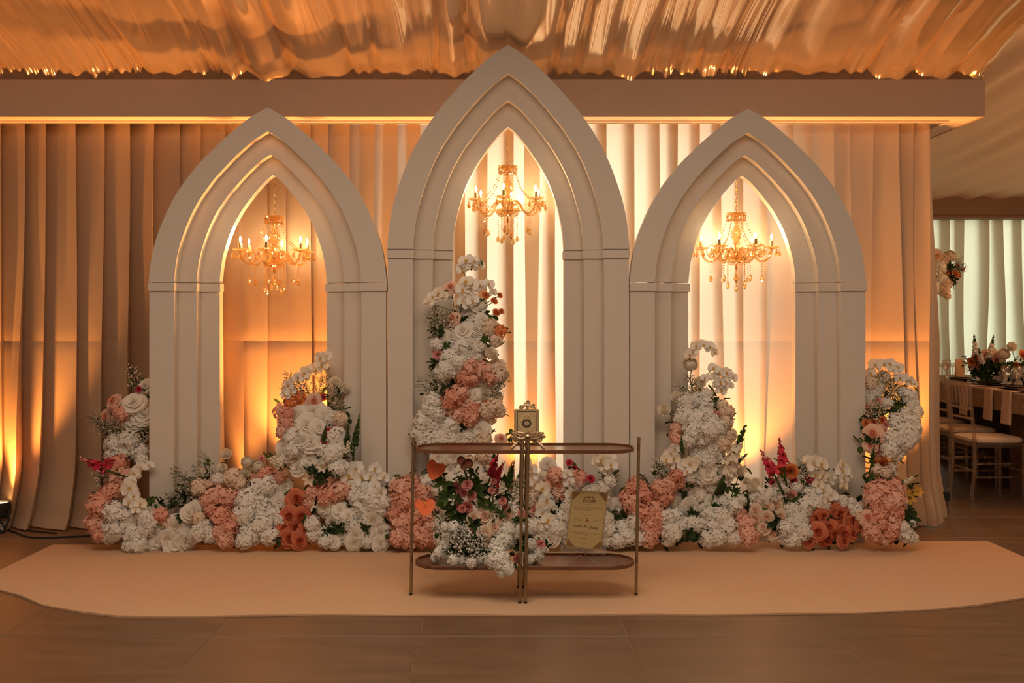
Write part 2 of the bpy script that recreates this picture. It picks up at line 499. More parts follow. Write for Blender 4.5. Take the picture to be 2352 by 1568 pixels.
# ------------------------------------------------------------------ pleated curtains
def pleated(name, edges, zs, ybase, d0, d1, ov0, ov1, lean, mats, seam=None, flare=None, rs=1, back_to=None, wob=0.0, xstart=None):
    """knife-pleated cloth. edges: fold lines at the top; every panel tucks under the edge on its left.
       each pleat is folded back behind itself, so the folds are three cloths thick"""
    r = random.Random(rs)
    n = len(edges)
    la = [lean * r.uniform(-1, 1) for _ in edges]
    fr = [r.uniform(0.5, 1.6) for _ in edges]; ph = [r.uniform(0, 6.28) for _ in edges]
    dm = [r.uniform(0.75, 1.25) for _ in edges]
    ztop, zbot = zs[0], zs[-1]
    rows = []
    for z in zs:
        t = (ztop - z) / (ztop - zbot)
        dep = d0 + (d1 - d0) * smooth01(t * 1.1)
        ov = ov0 + (ov1 - ov0) * t
        E = [e + la[i] * t ** 1.4 + wob * t * math.sin(fr[i] * 3 * t + ph[i]) for i, e in enumerate(edges)]
        row = []
        for i in range(1, n):
            a = E[i - 1] - ov; bb = E[i]
            D = dep * dm[i] * (1 + 0.25 * math.sin(ph[i] + 4 * t * fr[i]))
            fl_ = 0.0
            if flare: fl_ = flare(E[i], z)
            for k in range(9):
                u = k / 8
                row.append((a + (bb - a) * u, ybase - fl_ - D * (0.35 * u + 0.65 * u ** 2.6 - 0.10 * u ** 10) - (0.02 + 0.02 * t) * math.sin(u * PI) * t, z))
            for k in range(1, 4):
                u = k / 3
                if i < n - 1:
                    row.append((bb - ov * u + 0.004 * math.sin(u * PI), ybase - fl_ - D * (1 - u) * 0.80 + 0.006 + 0.006 * u, z))
        if back_to:
            ex = E[-1]
            ly = row[-1][1]
            for k in range(1, 13):
                u = k / 12
                row.append((ex + back_to(u, z)[0], ly + back_to(u, z)[1] + 0.012 * math.sin(u * 14) * (0.3 + t), z))
        if seam and abs(z - seam) < 0.004:
            row = [(x, y + 0.0018, zz) for x, y, zz in row]
        rows.append(row)
    m = MB(); m.grid(rows)
    return m

def frange(a, b, n): return [a + (b - a) * i / (n - 1) for i in range(n)]
YC = 7.24
ZT = 2.892
sm = 1.317
zs = frange(ZT, sm + 0.006, 16) + [sm] + frange(sm - 0.006, 0.30, 12) + frange(0.26, 0.012, 9)
def X7(px, Y=YC - 0.03): return (px - CX) * Y / F
ed = [-4.75, -4.58, -4.40, -4.24, -4.05, -3.88, -3.72] + [X7(p) for p in (10, 65, 113, 180, 243, 304, 360, 415, 466, 519, 560)]
def flareL(x, z):
    f = 0.0
    if x < -2.2: f = 0.13 * smooth01((0.55 - z) / 0.55) ** 1.5 * smooth01((-2.35 - x) / 0.4) + 0.05 * smooth01((0.10 - z) / 0.1)
    return f
cA = pleated('a', ed, zs, YC, 0.085, 0.15, 0.06, 0.05, 0.035, None, sm, flareL, rs=3, wob=0.012)
o = cA.build('backdrop_curtain', M['curtain'], angle=60)
tag(o, 'pleated beige curtain left of the left arch, lit orange at its edge', 'curtain', 'pleated backdrop curtains')
ed = [X7(p) for p in (548, 612, 655, 712, 753, 803, 860, 913, 965, 1020, 1068, 1120, 1180, 1240)]
cB = pleated('b', ed, zs, YC + 0.035, 0.065, 0.10, 0.07, 0.05, 0.03, None, sm, None, rs=5, wob=0.015)
o = cB.build('backdrop_curtain', M['curtain'], angle=60)
tag(o, 'pleated curtain behind the left and centre arches, orange uplight turning to white daylight', 'curtain', 'pleated backdrop curtains')
ed = [X7(p) for p in (1226, 1275, 1335, 1392, 1455, 1512, 1556, 1606, 1655, 1705, 1760, 1820, 1862, 1910, 1950, 2004, 2060, 2095, 2128)]
def endback(u, z):
    t = (ZT - z) / ZT
    return (0.012 + (0.17 + 0.11 * min(1, 1.8 * t)) * u, 0.48 * u)
def flareR(x, z):
    return 0.10 * smooth01((0.35 - z) / 0.35) * smooth01((x - 2.75) / 0.25)
cC = pleated('c', ed, zs, YC, 0.065, 0.10, 0.07, 0.05, 0.035, None, sm, flareR, rs=11, wob=0.012, back_to=endback)
o = cC.build('backdrop_curtain', M['curtain'], angle=60)
tag(o, 'pleated curtain behind the right arch ending in a draped corner beside the dining area', 'curtain', 'pleated backdrop curtains')

zf = frange(2.80, 0.012, 18)
xs, x = [], 5.55
r9 = random.Random(9)
while x < 9.6:
    xs.append(x); x += r9.uniform(0.19, 0.34)
cF = pleated('f', xs, zf, YF, 0.06, 0.10, 0.13, 0.11, 0.05, None, None, None, rs=21, wob=0.03)
o = cF.build('window_curtain', M['far_curtain'], angle=60)
tag(o, 'pale sheer curtain lit by greenish daylight on the far wall behind the dining table', 'curtain')

# ------------------------------------------------------------------ draped ceiling
def drape_ceiling():
    r = random.Random(4)
    xs_ = [-5.0]
    while xs_[-1] < BX1 + 0.02:
        step = r.choice([0.07, 0.10, 0.16, 0.24, 0.33, 0.42])
        if xs_[-1] < -2.6: step = r.choice([0.06, 0.09, 0.13, 0.2])
        xs_.append(xs_[-1] + step)
    xs_[-1] = BX1 + 0.02
    amp = [min(0.10, 0.32 * (xs_[i + 1] - xs_[i])) * r.uniform(0.6, 1.3) for i in range(len(xs_) - 1)]
    scal = [r.uniform(0.0, 0.05) for _ in amp]
    fan = [r.uniform(-0.05, 0.05) for _ in xs_]
    stp = [r.choice((0, 0.012, 0.022)) for _ in xs_]
    tt = [-.06, -.035, -.015, 0, .015, .03, .045, .06, .08, .10, .125, .15, .18, .22, .27, .33, .40, .5, .6, .72, .85, 1.0, 1.2, 1.45, 1.75, 2.1, 2.5, 3.0]
    rows = []
    for t in tt:
        tq = max(t, 0)
        row = []
        for i in range(len(amp)):
            xa = xs_[i] + fan[i] * t; xb = xs_[i + 1] + fan[i + 1] * t
            n = 9
            for k in range(n):
                u = k / n
                x = xa + (xb - xa) * u
                A = amp[i] * (0.55 + 0.45 * math.exp(-tq / 0.5)) * (0.3 + 0.7 * smooth01(tq / 0.22))
                z = BZ1 + 0.03 + 0.24 * tq + 0.055 * (1 - math.exp(-tq / 0.10)) - A * math.sin(PI * u) ** 0.65 - stp[i] * (1 - u) * (0.4 + 0.6 * smooth01(tq / .15))
                z += -scal[i] * math.exp(-(t / 0.07) ** 2) * math.sin(PI * u) + 0.02
                z += 0.012 * math.sin(9 * t + 5 * xs_[i]) * math.exp(-tq) * (tq / (tq + .1))
                z += 0.010 * math.sin(u * 2 * PI * 2 + i) * (0.3 + math.exp(-tq / .3))
                if t < 0: z = min(z, BZ1 + 0.03) - (0.05 if t < -.03 else 0.015)
                row.append((x, BY0 - t + 0.03, z))
        rows.append(row)
    m = MB(); m.grid(rows)
    return m
struct(drape_ceiling().build('ceiling', M['satin'], angle=70))

def side_ceiling():
    r = random.Random(8)
    rows = []
    ys = frange(YF - 0.05, 4.6, 46)
    nx = 150
    for y in ys:
        row = []
        t = (YF - y) / 9.0
        for k in range(nx):
            s = k / (nx - 1)
            x = 3.25 + s * 7.5
            z = 3.04 + 0.155 * (YF - y) + 0.10 * math.sin(PI * min(1, t * 1.3)) * -1
            q = x * 1.0 - (YF - y) * 0.16
            z += 0.05 * (abs(math.sin(q * 4.1 + 0.7 * math.sin(q * 1.7))) ** 0.7) * (0.35 + t)
            z += 0.02 * math.sin(q * 13 + math.sin(q * 5))
            z -= 0.06 * math.exp(-t * 30) * abs(math.sin(x * 1.9 + .5))
            row.append((x, y, z))
        rows.append(row)
    m = MB(); m.grid(rows); return m
struct(side_ceiling().build('ceiling_side', M['tent'], angle=70))

# ------------------------------------------------------------------ rug
rp = [(120, 1253), (700, 1254), (1200, 1250), (1750, 1246), (2268, 1244), (2352, 1281), (2480, 1330)]
def fp(px, py):
    Y = CH * F / (py - CY); return ((px - CX) * Y / F, Y)
back = [fp(*p) for p in rp]
front = [fp(*p) for p in ((2440, 1352), (2352, 1375), (2250, 1392), (2150, 1401), (1960, 1410), (1800, 1412), (1620, 1414), (1500, 1413), (1330, 1414), (1178, 1415), (1100, 1415), (900, 1415), (760, 1413), (600, 1416), (430, 1418), (270, 1418), (190, 1409), (100, 1392), (45, 1370), (0, 1357), (-60, 1335), (-75, 1325), (0, 1311))]
ring = back + front
ctr = (0.1, 5.9)
rows = []
for s, z in ((1.0, 0.0002), (1.0, 0.007), (0.996, 0.0085), (0.6, 0.0085), (0.2, 0.0085)):
    row = []
    for i, (x, y) in enumerate(ring):
        zz = z
        if z > 0.005 and s > 0.9 and i >= len(back): zz += 0.004 * (math.sin(i * 2.3) > 0.3)
        row.append((ctr[0] + (x - ctr[0]) * s, ctr[1] + (y - ctr[1]) * s, zz))
    rows.append(row)
m = MB(); m.grid(rows, close=True)
m.f.append(tuple(4 * len(ring) + k for k in range(len(ring)))); m.m.append(0)
o = m.build('rug', M['rug'], angle=40)
tag(o, 'wide beige felt rug with rounded front corners on the tiled floor', 'rug')

# ------------------------------------------------------------------ pointed arches
UV = [(0, 0), (.012, .08), (.032, .165), (.062, .245), (.105, .325), (.165, .42), (.25, .525), (.34, .61), (.44, .692), (.54, .76), (.64, .825), (.75, .889), (.85, .942), (.93, .975), (1, 1)]
def prof(hw, zs_, za):
    pts = []
    L = UV
    fine = []
    for i in range(len(L) - 1):
        p0 = L[max(i - 1, 0)]; p1 = L[i]; p2 = L[i + 1]; p3 = L[min(i + 2, len(L) - 1)]
        for k in range(3):
            t = k / 3
            fine.append(tuple(0.5 * ((2 * p1[d]) + (-p0[d] + p2[d]) * t + (2 * p0[d] - 5 * p1[d] + 4 * p2[d] - p3[d]) * t * t + (-p0[d] + 3 * p1[d] - 3 * p2[d] + p3[d]) * t ** 3) for d in (0, 1)))
    fine.append((1, 1))
    left = [(-hw * (1 - u), zs_ + (za - zs_) * v) for u, v in fine]
    right = [(-x, z) for x, z in left[::-1][1:]]
    return left + right

AY = 6.55
def arch(label, cx, hws, apex, zs_, band):
    t = thing('arch', (cx, AY, 0), label, 'arch', 'white pointed arches of the backdrop')
    ha, hb = band
    for L in range(3):
        y0, y1 = 0.08 * L, 0.08 * (L + 1)
        ho, hi = hws[L], hws[L + 1]
        if L > 0: ho = ho + 0.03
        zo = apex[L] if L == 0 else apex[L] + 0.05
        po, pi = prof(ho, ha, zo), prof(hi, ha, apex[L + 1])
        m = MB()
        m.grid([[(x, y0, z) for x, z in po], [(x, y0, z) for x, z in pi], [(x, y1 - 0.001, z) for x, z in pi], [(x, y1 - 0.001, z) for x, z in po], [(x, y0, z) for x, z in po]])
        m.build('arch_head', M['arch'], t, angle=25)
        for sgn in (-1, 1):
            p = MB(); xa, xb = sorted((sgn * (hi + 0.0), sgn * (ho - 0.004)))
            p.box(xa, xb, y0 + 0.002, y1 - 0.001, 0, hb)
            p.build('pillar', M['arch'], t, smooth=False)
            p = MB(); xa, xb = sorted((sgn * (hi - 0.007), sgn * (ho + (0.0005 if L == 0 else -0.002))))
            p.box(xa, xb, y0 - 0.012, y1 - 0.003, hb, ha - 0.005)
            p.build('band', M['arch'], t, smooth=False)
    return t
arch('left white pointed arch holding a lit chandelier before orange curtain', -1.533, (.783, .616, .4914, .3607), (2.869, 2.7115, 2.5726, 2.4477), 1.720, (1.722, 1.664))
arch('tall centre white pointed arch behind the brass console table', 0.0505, (.7975, .630, .504, .3755), (3.281, 3.095, 2.935, 2.7734), 1.938, (1.940, 1.880))
arch('right white pointed arch beside the dining area curtain', 1.6265, (.7775, .612, .4900, .3607), (2.861, 2.703, 2.568, 2.444), 1.720, (1.722, 1.664))

# ------------------------------------------------------------------ uplights (par lamps on the floor), then added fill spots
def par_uplight(loc, label, target, power, size=80, rz=0.0, text=False):
    t = thing('uplight', loc, label, 'stage light', 'floor uplights washing the backdrop', rz)
    can = MB()
    can.lathe([(0.001, 0.095), (0.058, 0.095), (0.074, 0.11), (0.078, 0.13), (0.078, 0.198), (0.074, 0.203), (0.066, 0.203), (0.066, 0.19)], 24)
    for k in range(8):
        a = k * PI / 4
        can.box(0.079 * math.cos(a) - 0.008, 0.079 * math.cos(a) + 0.008, 0.079 * math.sin(a) - 0.008, 0.079 * math.sin(a) + 0.008, 0.12, 0.19)
    can.build('housing', M['metal_black'], t)
    l = MB(); l.lathe([(0.0005, 0.1905), (0.066, 0.1905)], 24); l.build('lens', M['lens'], t)
    le = MB()
    for k in range(18):
        a = k * 2.4; rr = 0.0145 * math.sqrt(k + 0.6)
        le.lathe([(0.011, 0.192), (0.009, 0.197), (0.0005, 0.199)], 8, 0, (rr * math.cos(a), rr * math.sin(a), 0))
    le.build('led_lenses', M['bulb_glass'], t)
    for s in (-1, 1):
        y = MB()
        y.add([(s * 0.030 + dx, yy, zz) for dx, yy, zz in []], [])
        p0, p1 = Vector((s * 0.086, 0, 0.15)), Vector((s * 0.05, -0.03 * s, 0.0))
        y.tube([(s * 0.088, -0.02, 0.155), (s * 0.088, -0.04, 0.08), (s * 0.07, -0.07, 0.004)], 0.010, 6)
        y.build('yoke_leg', M['metal_black'], t)
    y = MB(); y.tube([(-0.07, -0.07, 0.006), (0.0, -0.09, 0.006), (0.07, -0.07, 0.006)], 0.006, 6); y.build('yoke_foot', M['metal_black'], t)
    if text:
        pl = MB()
        pl.box(-0.020, 0.020, -0.004, 0.004, -0.055, 0.055)
        po = pl.build('label_plate', M['metal_black'], t, smooth=False)
        po.location = (0.052, -0.088, 0.072); po.rotation_euler = (0.0, math.radians(-28), 0.0)
        cu = bpy.data.curves.new('power_marking', 'FONT'); cu.body = '18X15W'; cu.size = 0.033; cu.align_x = 'CENTER'; cu.align_y = 'CENTER'
        me = text_mesh(cu, 'power_marking'); me.materials.append(M['white_text'])
        to = inst('power_marking', me, po, (0, -0.0055, 0.004))
        to.rotation_mode = 'XYZ'; to.rotation_euler = (PI / 2, PI * 1.5, 0)
    s_ = spot('uplight_or_fill', (loc[0], loc[1], 0.215), target, power, AMBER, math.radians(size), 0.7, 0.05)
    return t

def text_mesh(cu, name):
    tmp = bpy.data.objects.new('tmp', cu); COL.objects.link(tmp)
    dg = bpy.context.evaluated_depsgraph_get(); dg.update()
    me = bpy.data.meshes.new_from_object(tmp.evaluated_get(dg))
    bpy.data.objects.remove(tmp); bpy.data.curves.remove(cu)
    me.name = name
    for p in me.polygons: p.use_smooth = False
    return me

UL = [
    ((X7(0, 6.96), 6.94, 0), 'black floor uplight marked 18X15W at the left end of the curtain', (X7(0, 6.96) - 0.05, 7.20, 2.2), 190, True),
    ((X7(690, 6.98), 6.97, 0), 'black floor uplight hidden behind flowers in the left arch', (X7(655, 6.98), 7.24, 2.5), 400, False),
    ((X7(1200, 6.98), 6.95, 0), 'black floor uplight behind the flowers in the centre arch', (X7(1210, 6.98), 7.26, 1.5), 100, False),
    ((X7(1690, 6.98), 6.95, 0), 'black floor uplight behind the flowers in the right arch', (X7(1745, 6.98), 7.24, 1.6), 130, False),
    ((X7(2050, 6.98), 6.90, 0), 'black floor uplight behind the flower column at the right end of the curtain', (X7(2070, 6.98), 7.20, 2.4), 240, False),
]
for l_, lab, tg, pw, tx in UL[:5]:
    par_uplight(l_, lab, tg, pw, text=tx)
spot('uplight_or_fill', (8.0, 8.6, 0.3), (5.6, 10.2, 3.6), 270, (1.0, 0.47, 0.16), 1.9, 0.8, 0.1)  # amber spot added out of view to warm the side ceiling
spot('uplight_or_fill', (-4.35, 6.85, 0.2), (-4.3, 7.2, 2.2), 200, AMBER, 1.5, 0.7, 0.05)
spot('uplight_or_fill', (X7(545, 7.0), 7.03, 0.2), (X7(600, 7.0), 7.22, 2.4), 75, AMBER, 1.0, 0.8, 0.05)  # extra spot without a lamp body, added to brighten the curtain
spot('uplight_or_fill', (X7(2010, 7.0), 7.03, 0.2), (X7(1960, 7.0), 7.22, 2.5), 75, AMBER, 1.0, 0.8, 0.05)  # second added spot, no lamp body, lifting the right curtain

c = MB()
def fp3(px, py, h=0.006):
    x, y = fp(px, py); return (x, y, h)
c.stube([fp3(12, 1205, 0.02), fp3(24, 1220), fp3(36, 1224), fp3(52, 1231), fp3(72, 1235.5), fp3(110, 1236), fp3(170, 1234), fp3(214, 1231), fp3(260, 1226)], 0.006, 6)
tag(c.build('power_cable', M['rubber']), 'black power cable snaking over the tiles from the left uplight', 'cable')
c = MB()
c.stube([fp3(25, 1209, 0.02), fp3(42, 1211), fp3(58, 1218), fp3(90, 1222, .004), fp3(130, 1226, .004)], 0.006, 6)
tag(c.build('power_cable', M['rubber']), 'short black cable running under the curtain hem behind the left uplight', 'cable')

tb_ = thing('power_supply', tuple(W(2172, 1140, 7.45)), 'small black plug box hanging at the edge of the right curtain', 'adapter')
m = MB(); m.box(-.022, .022, -.02, .02, -.035, .035); m.build('case', M['metal_black'], tb_, smooth=False)
m = MB(); m.tube([(0, 0, -.035), (.015, 0, -.07), (.02, 0, -.12), (.0, .02, -.17), (-.03, .03, -.1655)], .004, 6); m.build('cord', M['rubber'], tb_)

# ------------------------------------------------------------------ chandeliers
def chandelier(x, y, z0, chain_top, a0, label):
    t = thing('chandelier', (x, y, z0), label, 'chandelier', 'amber crystal chandeliers hanging in the arches')
    # chain: oval links, every second one turned
    top = chain_top - z0
    n = int((top - 0.25) / 0.024)
    ln = MB()
    for k in range(n + 1):
        zc = 0.255 + k * (top - 0.255) / n
        pts = []
        for j in range(11):
            a = 2 * PI * j / 10
            u, w = 0.006 * math.cos(a), 0.0175 * math.sin(a)
            pts.append((u, 0, zc + w) if k % 2 else (0, u, zc + w))
        ln.tube(pts, 0.0018, 5)
    ln.build('chain', M['gold'], t)
    m = MB(); m.tube([(0, 0, .25), (0, 0, .215)], .004, 6); m.lathe([(.001, .03), (.012, .03), (.013, .02), (.012, -.03), (.014, -.05), (.009, -.08)], 10)
    m.build('centre_rod', M['gold'], t)
    m = MB(); m.lathe([(.014, .215), (.03, .225), (.062, .24), (.068, .246), (.060, .238), (.03, .218), (.014, .208)], 20, 0, ripple=10, amp=0.06)
    m.lathe([(.012, .19), (.03, .185), (.048, .19), (.052, .2), (.03, .2), (.014, .205)], 18, 0, ripple=9, amp=0.06); m.build('crown_dish', M['amber_glass'], t)
    m = MB(); m.lathe([(.01, .19), (.014, .18), (.012, .165), (.017, .15), (.034, .12), (.038, .10), (.034, .078), (.02, .055), (.014, .045), (.026, .04), (.03, .032), (.014, .026)], 16, 0, ripple=8, amp=0.03)
    m.build('baluster', M['amber_glass'], t)
    m = MB(); m.lathe([(.02, -.06), (.07, -.062), (.082, -.055), (.078, -.08), (.055, -.105), (.02, -.118), (.004, -.12)], 20, 0, ripple=10, amp=0.04); m.build('bowl', M['amber_glass'], t)
    m = MB(); m.lathe([(.001, -.12), (.01, -.122), (.007, -.13), (.011, -.137), (.006, -.145), (.001, -.152)], 10); m.lathe([(.002, -.07), (.045, -.07), (.05, -.064), (.04, -.058), (.002, -.058)], 14); m.build('finial', M['gold'], t)
    dm = MB(); dm.lathe([(.0005, .0), (.004, -.006), (.0095, -.018), (.0125, -.028), (.0105, -.037), (.004, -.0425), (.0005, -.043)], 8)
    drop_me = dm.mesh('crystal_drop', M['amber_glass'], smooth=False)
    # crystals round the crown
    m = MB()
    for k in range(14):
        a = 2 * PI * k / 14
        m.gem((.064 * math.cos(a), .064 * math.sin(a), .226), .0085, 0, 1.0); m.gem((.056 * math.cos(a + .2), .056 * math.sin(a + .2), .196), .009, 0, 1.2)
        m.gem((.062 * math.cos(a), .062 * math.sin(a), .208), .006, 0, 1.1)
    m.build('crown_beads', M['amber_glass'], t)
    R = 0.235
    for k in range(6):
        a = a0 + k * PI / 3
        ca, sa = math.cos(a), math.sin(a)
        P = lambda r_, z_: (r_ * ca, r_ * sa, z_)
        arm = MB()
        ctrl = [(.030, -.065), (.034, -.03), (.05, -.002), (.075, .002), (.098, -.018), (.125, -.062), (.155, -.088), (.19, -.088), (.22, -.062), (R, -.025), (R, 0)]
        arm.tube([P(*q) for q in ctrl], .0078, 8)
        ao = arm.build('arm', M['amber_glass'], t)
        m = MB(); m.lathe([(.006, -.008), (.03, -.004), (.05, .004), (.056, .010), (.05, .007), (.03, .0), (.006, 0)], 16, 0, P(R, 0), ripple=8, amp=0.07); m.build('bobeche', M['amber_glass'], ao)
        m = MB(); m.lathe([(.0125, .0), (.0125, .052), (.010, .054), (.001, .054)], 12, 0, P(R, 0)); m.lathe([(.016, 0), (.016, .006), (.012, .008)], 12, 0, P(R, 0)); m.build('candle_sleeve', M['gold'], ao)
        m = MB(); m.lathe([(.008, .054), (.0155, .068), (.0165, .080), (.012, .098), (.005, .112), (.001, .118)], 12, 0, P(R, 0))
        m.build('bulb', M['bulb_glass'], ao)
        m = MB(); m.lathe([(.001, .062), (.0055, .068), (.0065, .078), (.004, .09), (.0005, .095)], 8, 0, P(R, 0)); m.build('filament', M['filament'], ao)
        for j in range(5):
            b_ = a + (j - 2) * 0.9
            q = Vector(P(R, .004)) + Vector((.054 * math.cos(b_), .054 * math.sin(b_), -.006))
            inst('crystal_drop', drop_me, ao, q + Vector((0, 0, -.012)), None, 0.95)
            inst('crystal_drop', drop_me, ao, q + Vector((0, 0, -.002)), None, 0.32)
        # hanging string with drop under the lowest point of the arm
        st = MB()
        for j in range(4): st.gem(P(.172, -.108 - j * .017), .0052, 0, 1.1)
        st.build('bead_string', M['amber_glass'], ao)
        inst('crystal_drop', drop_me, ao, P(.172, -.176), None, 1.25)
        # swag of beads from crown to arm
        st = MB()
        for j in range(15):
            u = j / 14
            r_ = .062 + (.200 - .062) * (u ** 1.35); z_ = .215 - .205 * u - .035 * math.sin(PI * u)
            st.gem(P(r_, z_), .0062, 0, 1.0)
        st.build('bead_swag', M['amber_glass'], t)
        # swag between neighbouring arms
        st = MB()
        for j in range(1, 11):
            u = j / 11; aa = a + PI / 3 * u
            st.gem((.2 * math.cos(aa), .2 * math.sin(aa), .0 - .05 * math.sin(PI * u)), .0055)
        st.build('bead_swag', M['amber_glass'], t)
        # long string under the bowl
        b_ = a + 0.5
        st = MB(); q0 = Vector((.066 * math.cos(b_), .066 * math.sin(b_), -.095))
        nb = 8 + (k % 3)
        for j in range(nb): st.gem(q0 + Vector((0, 0, -j * .0155)), .0058, 0, 1.1)
        so = st.build('bead_string', M['amber_glass'], t)
        inst('crystal_drop', drop_me, so, q0 + Vector((0, 0, -nb * .0155 + .004)), None, 1.1)
    inst('crystal_drop', drop_me, t, (0, 0, -.16), None, 1.6)
    return t
CHY = 6.86
chandelier(X7(630, CHY), CHY, CH + (CY - 578) * CHY / F, CH + (CY - 402) * 6.78 / F, -PI / 2 + 0.0, 'lit amber crystal chandelier hanging in the left arch')
chandelier(X7(1166, CHY), CHY, CH + (CY - 463) * CHY / F, CH + (CY - 292) * 6.78 / F, -PI / 2 - 0.12, 'lit amber crystal chandelier hanging in the tall centre arch')
chandelier(X7(1691, CHY), CHY, CH + (CY - 571) * CHY / F, CH + (CY - 405) * 6.78 / F, -PI / 2 + 0.33, 'lit amber crystal chandelier hanging in the right arch')

# ------------------------------------------------------------------ console table: two half tables side by side
TYF, TYB = 5.166, 5.471
TYC = (TYF + TYB) / 2
HR = (TYB - TYF) / 2 - 0.008
def half_table(sg, label):
    xin, xout = (0.1195, -0.455) if sg < 0 else (0.1225, 0.712)
    t = thing('half_console_table', (xin, TYC, 0), label, 'console table', 'half console tables pushed together')
    def outline(r):
        pts = []
        d = abs(xout - xin) - HR
        pts.append((0.0, -r))
        for k in range(25):
            a = -PI / 2 + PI * k / 24
            pts.append((sg * (d + r * math.cos(a)), r * math.sin(a)))
        pts.append((0.0, r))
        return pts if sg > 0 else pts[::-1]
    for zt in (0.803, 0.200):
        o_, i_ = outline(HR), outline(HR - 0.007)
        m = MB()
        m.grid([[(x, y, zt - 0.020) for x, y in o_], [(x, y, zt - .002) for x, y in o_], [(x * .998, y * .99, zt) for x, y in o_], [(x, y, zt) for x, y in i_], [(x, y, zt - 0.008) for x, y in i_]], close=False)
        n = len(o_)
        b0 = len(m.v)
        m.add([(x, y, zt - 0.0085) for x, y in i_], [tuple(range(n))]); m.add([(x, y, zt - 0.020) for x, y in o_], [tuple(range(n))[::-1]])
        m.box(-0.001, 0.001, -HR, HR, zt - 0.020, zt - 0.0085)
        m.build('tray', M['wood'], t, angle=40)
    lx = abs(xout - xin) + 0.018
    legs = [(sg * lx, 0.0), (sg * 0.013, -HR - 0.006), (sg * 0.013, HR + 0.006)]
    for (x, y) in legs:
        m = MB()
        m.tube([(x - 0.007, y, 0.018), (x, y, 0.45), (x + 0.008, y, 0.852)], 0.0086, 10)
        lo = m.build('leg', M['brass'], t)
        m = MB(); m.tube([(x - 0.0072, y, 0.0087), (x - 0.007, y, 0.019)], 0.0092, 10); m.build('foot', M['rubber'], lo)
        m = MB()
        for zz in (.205, .19, .81, .795): m.ball((x + .0005, y + (-0.0088 if y <= 0 else .0088), zz), .0028, 6)
        m.build('screw', M['metal_black'], lo)
    return t
half_table(-1, 'left half of the brass-legged wooden console, carrying the flower arrangement')
half_table(1, 'right half of the brass-legged wooden console, carrying the acrylic invitation sign')

# ------------------------------------------------------------------ ornate gilt book on its stand
BYc = 5.268
bs = thing('book_stand', (X7(1212, BYc), BYc, 0.7945), 'ornate silver-gilt stand with scrolled feet on the console top', 'stand')
def scroll(cx, cz, r, turns, a0, sgn, y=0, n=22):
    return [(cx + sgn * r * (1 - 0.8 * k / n) * math.cos(a0 + turns * 2 * PI * k / n), y, cz + r * (1 - 0.8 * k / n) * math.sin(a0 + turns * 2 * PI * k / n)) for k in range(n + 1)]
for s in (-1, 1):
    m = MB()
    m.stube([(s * .02, 0, .055), (s * .045, -.004, .045), (s * .065, -.01, .028), (s * .078, -.016, .014), (s * .086, -.018, .006), (s * .08, -.018, .006), (s * .073, -.016, .011)], [.011, .010, .009, .0075, .0065, .0055, .004], 8)
    m.build('scroll_foot', M['gilt'], bs)
    m = MB()
    m.tube(scroll(s * .055, .075, .017, 1.3, 0, s, -.022), 0.0061, 6); m.tube(scroll(s * .028, .072, .014, 1.2, PI, s, -.024), 0.0058, 6)
    m.stube([(s * .012, -.024, .066), (s * .03, -.024, .058), (s * .05, -.022, .062), (s * .07, -.02, .07), (s * .084, -.02, .066), (s * .09, -.02, .074)], 0.0070, 7)
    m.stube([(s * .01, -.02, .085), (s * .03, -.021, .088), (s * .055, -.02, .09), (s * .074, -.018, .085), (s * .085, -.018, .09)], 0.0063, 7)
    m.tube(scroll(s * .04, .045, .015, 1.2, .5, s, -.012), 0.0061, 6)
    m.tube(scroll(s * .068, .05, .010, 1.2, .5, s, -.012), 0.0051, 6)
    for k in range(9): m.ball((s * (.012 + .008 * k), -.026, .078 + .006 * math.sin(k * 1.3)), 0.0061, 6)
    m.build('ledge_scroll', M['gilt'], bs)
m = MB(); m.lathe([(.001, -.012), (.013, -.009), (.018, 0), (.013, .009), (.001, .012)], 12, 0, (0, -.026, .074))
for k in range(8): m.ball((.017 * math.cos(k * PI / 4), -.030, .074 + .017 * math.sin(k * PI / 4)), 0.0072, 6)
m.stube([(0, -.03, .092), (0, -.03, .106)], [.006, .002], 6); m.stube([(0, -.03, .056), (0, -.03, .045)], [.006, .002], 6)
m.build('ledge_medallion', M['gilt'], bs)
m = MB()
top_ = [(x / 100, .079 + .010 * abs(math.sin(x * .42)) + .004 * math.cos(x)) for x in frange(-7.8, 7.8, 41)]
bot_ = [(x / 100, .058 - .008 * abs(math.sin(x * .55)) - .012 * math.exp(-(x / 1.6) ** 2)) for x in frange(-7.8, 7.8, 41)]
m.grid([[(x, -.013, z) for x, z in bot_], [(x, -.020, z + .002) for x, z in bot_], [(x, -.020, z - .002) for x, z in top_], [(x, -.013, z) for x, z in top_]])
m.build('ledge_plate', M['gilt'], bs)
m = MB(); m.box(-.055, .055, -.022, .02, .052, .062); m.stube([(0, .02, .06), (0, .04, .14), (0, .028, .235)], 0.0070, 6); m.stube([(0, .03, .08), (0, .05, .03), (0, .062, .004)], 0.0070, 6)
m.build('back_prop', M['gilt'], bs)
m = MB(); zc = .224
m.stube([(-.042, .014, zc - .010), (-.036, .012, zc + .001), (-.028, .012, zc - .006), (-.018, .012, zc + .006), (-.004, .012, zc + .008), (.01, .012, zc + .006), (.022, .012, zc - .003), (.032, .012, zc - .002), (.040, .014, zc - .011)], 0.0077, 7)
m.stube([(-.006, .012, zc + .008), (-.005, .012, zc + .022), (.001, .012, zc + .031), (.008, .012, zc + .022), (.010, .012, zc + .008)], 0.0056, 7)
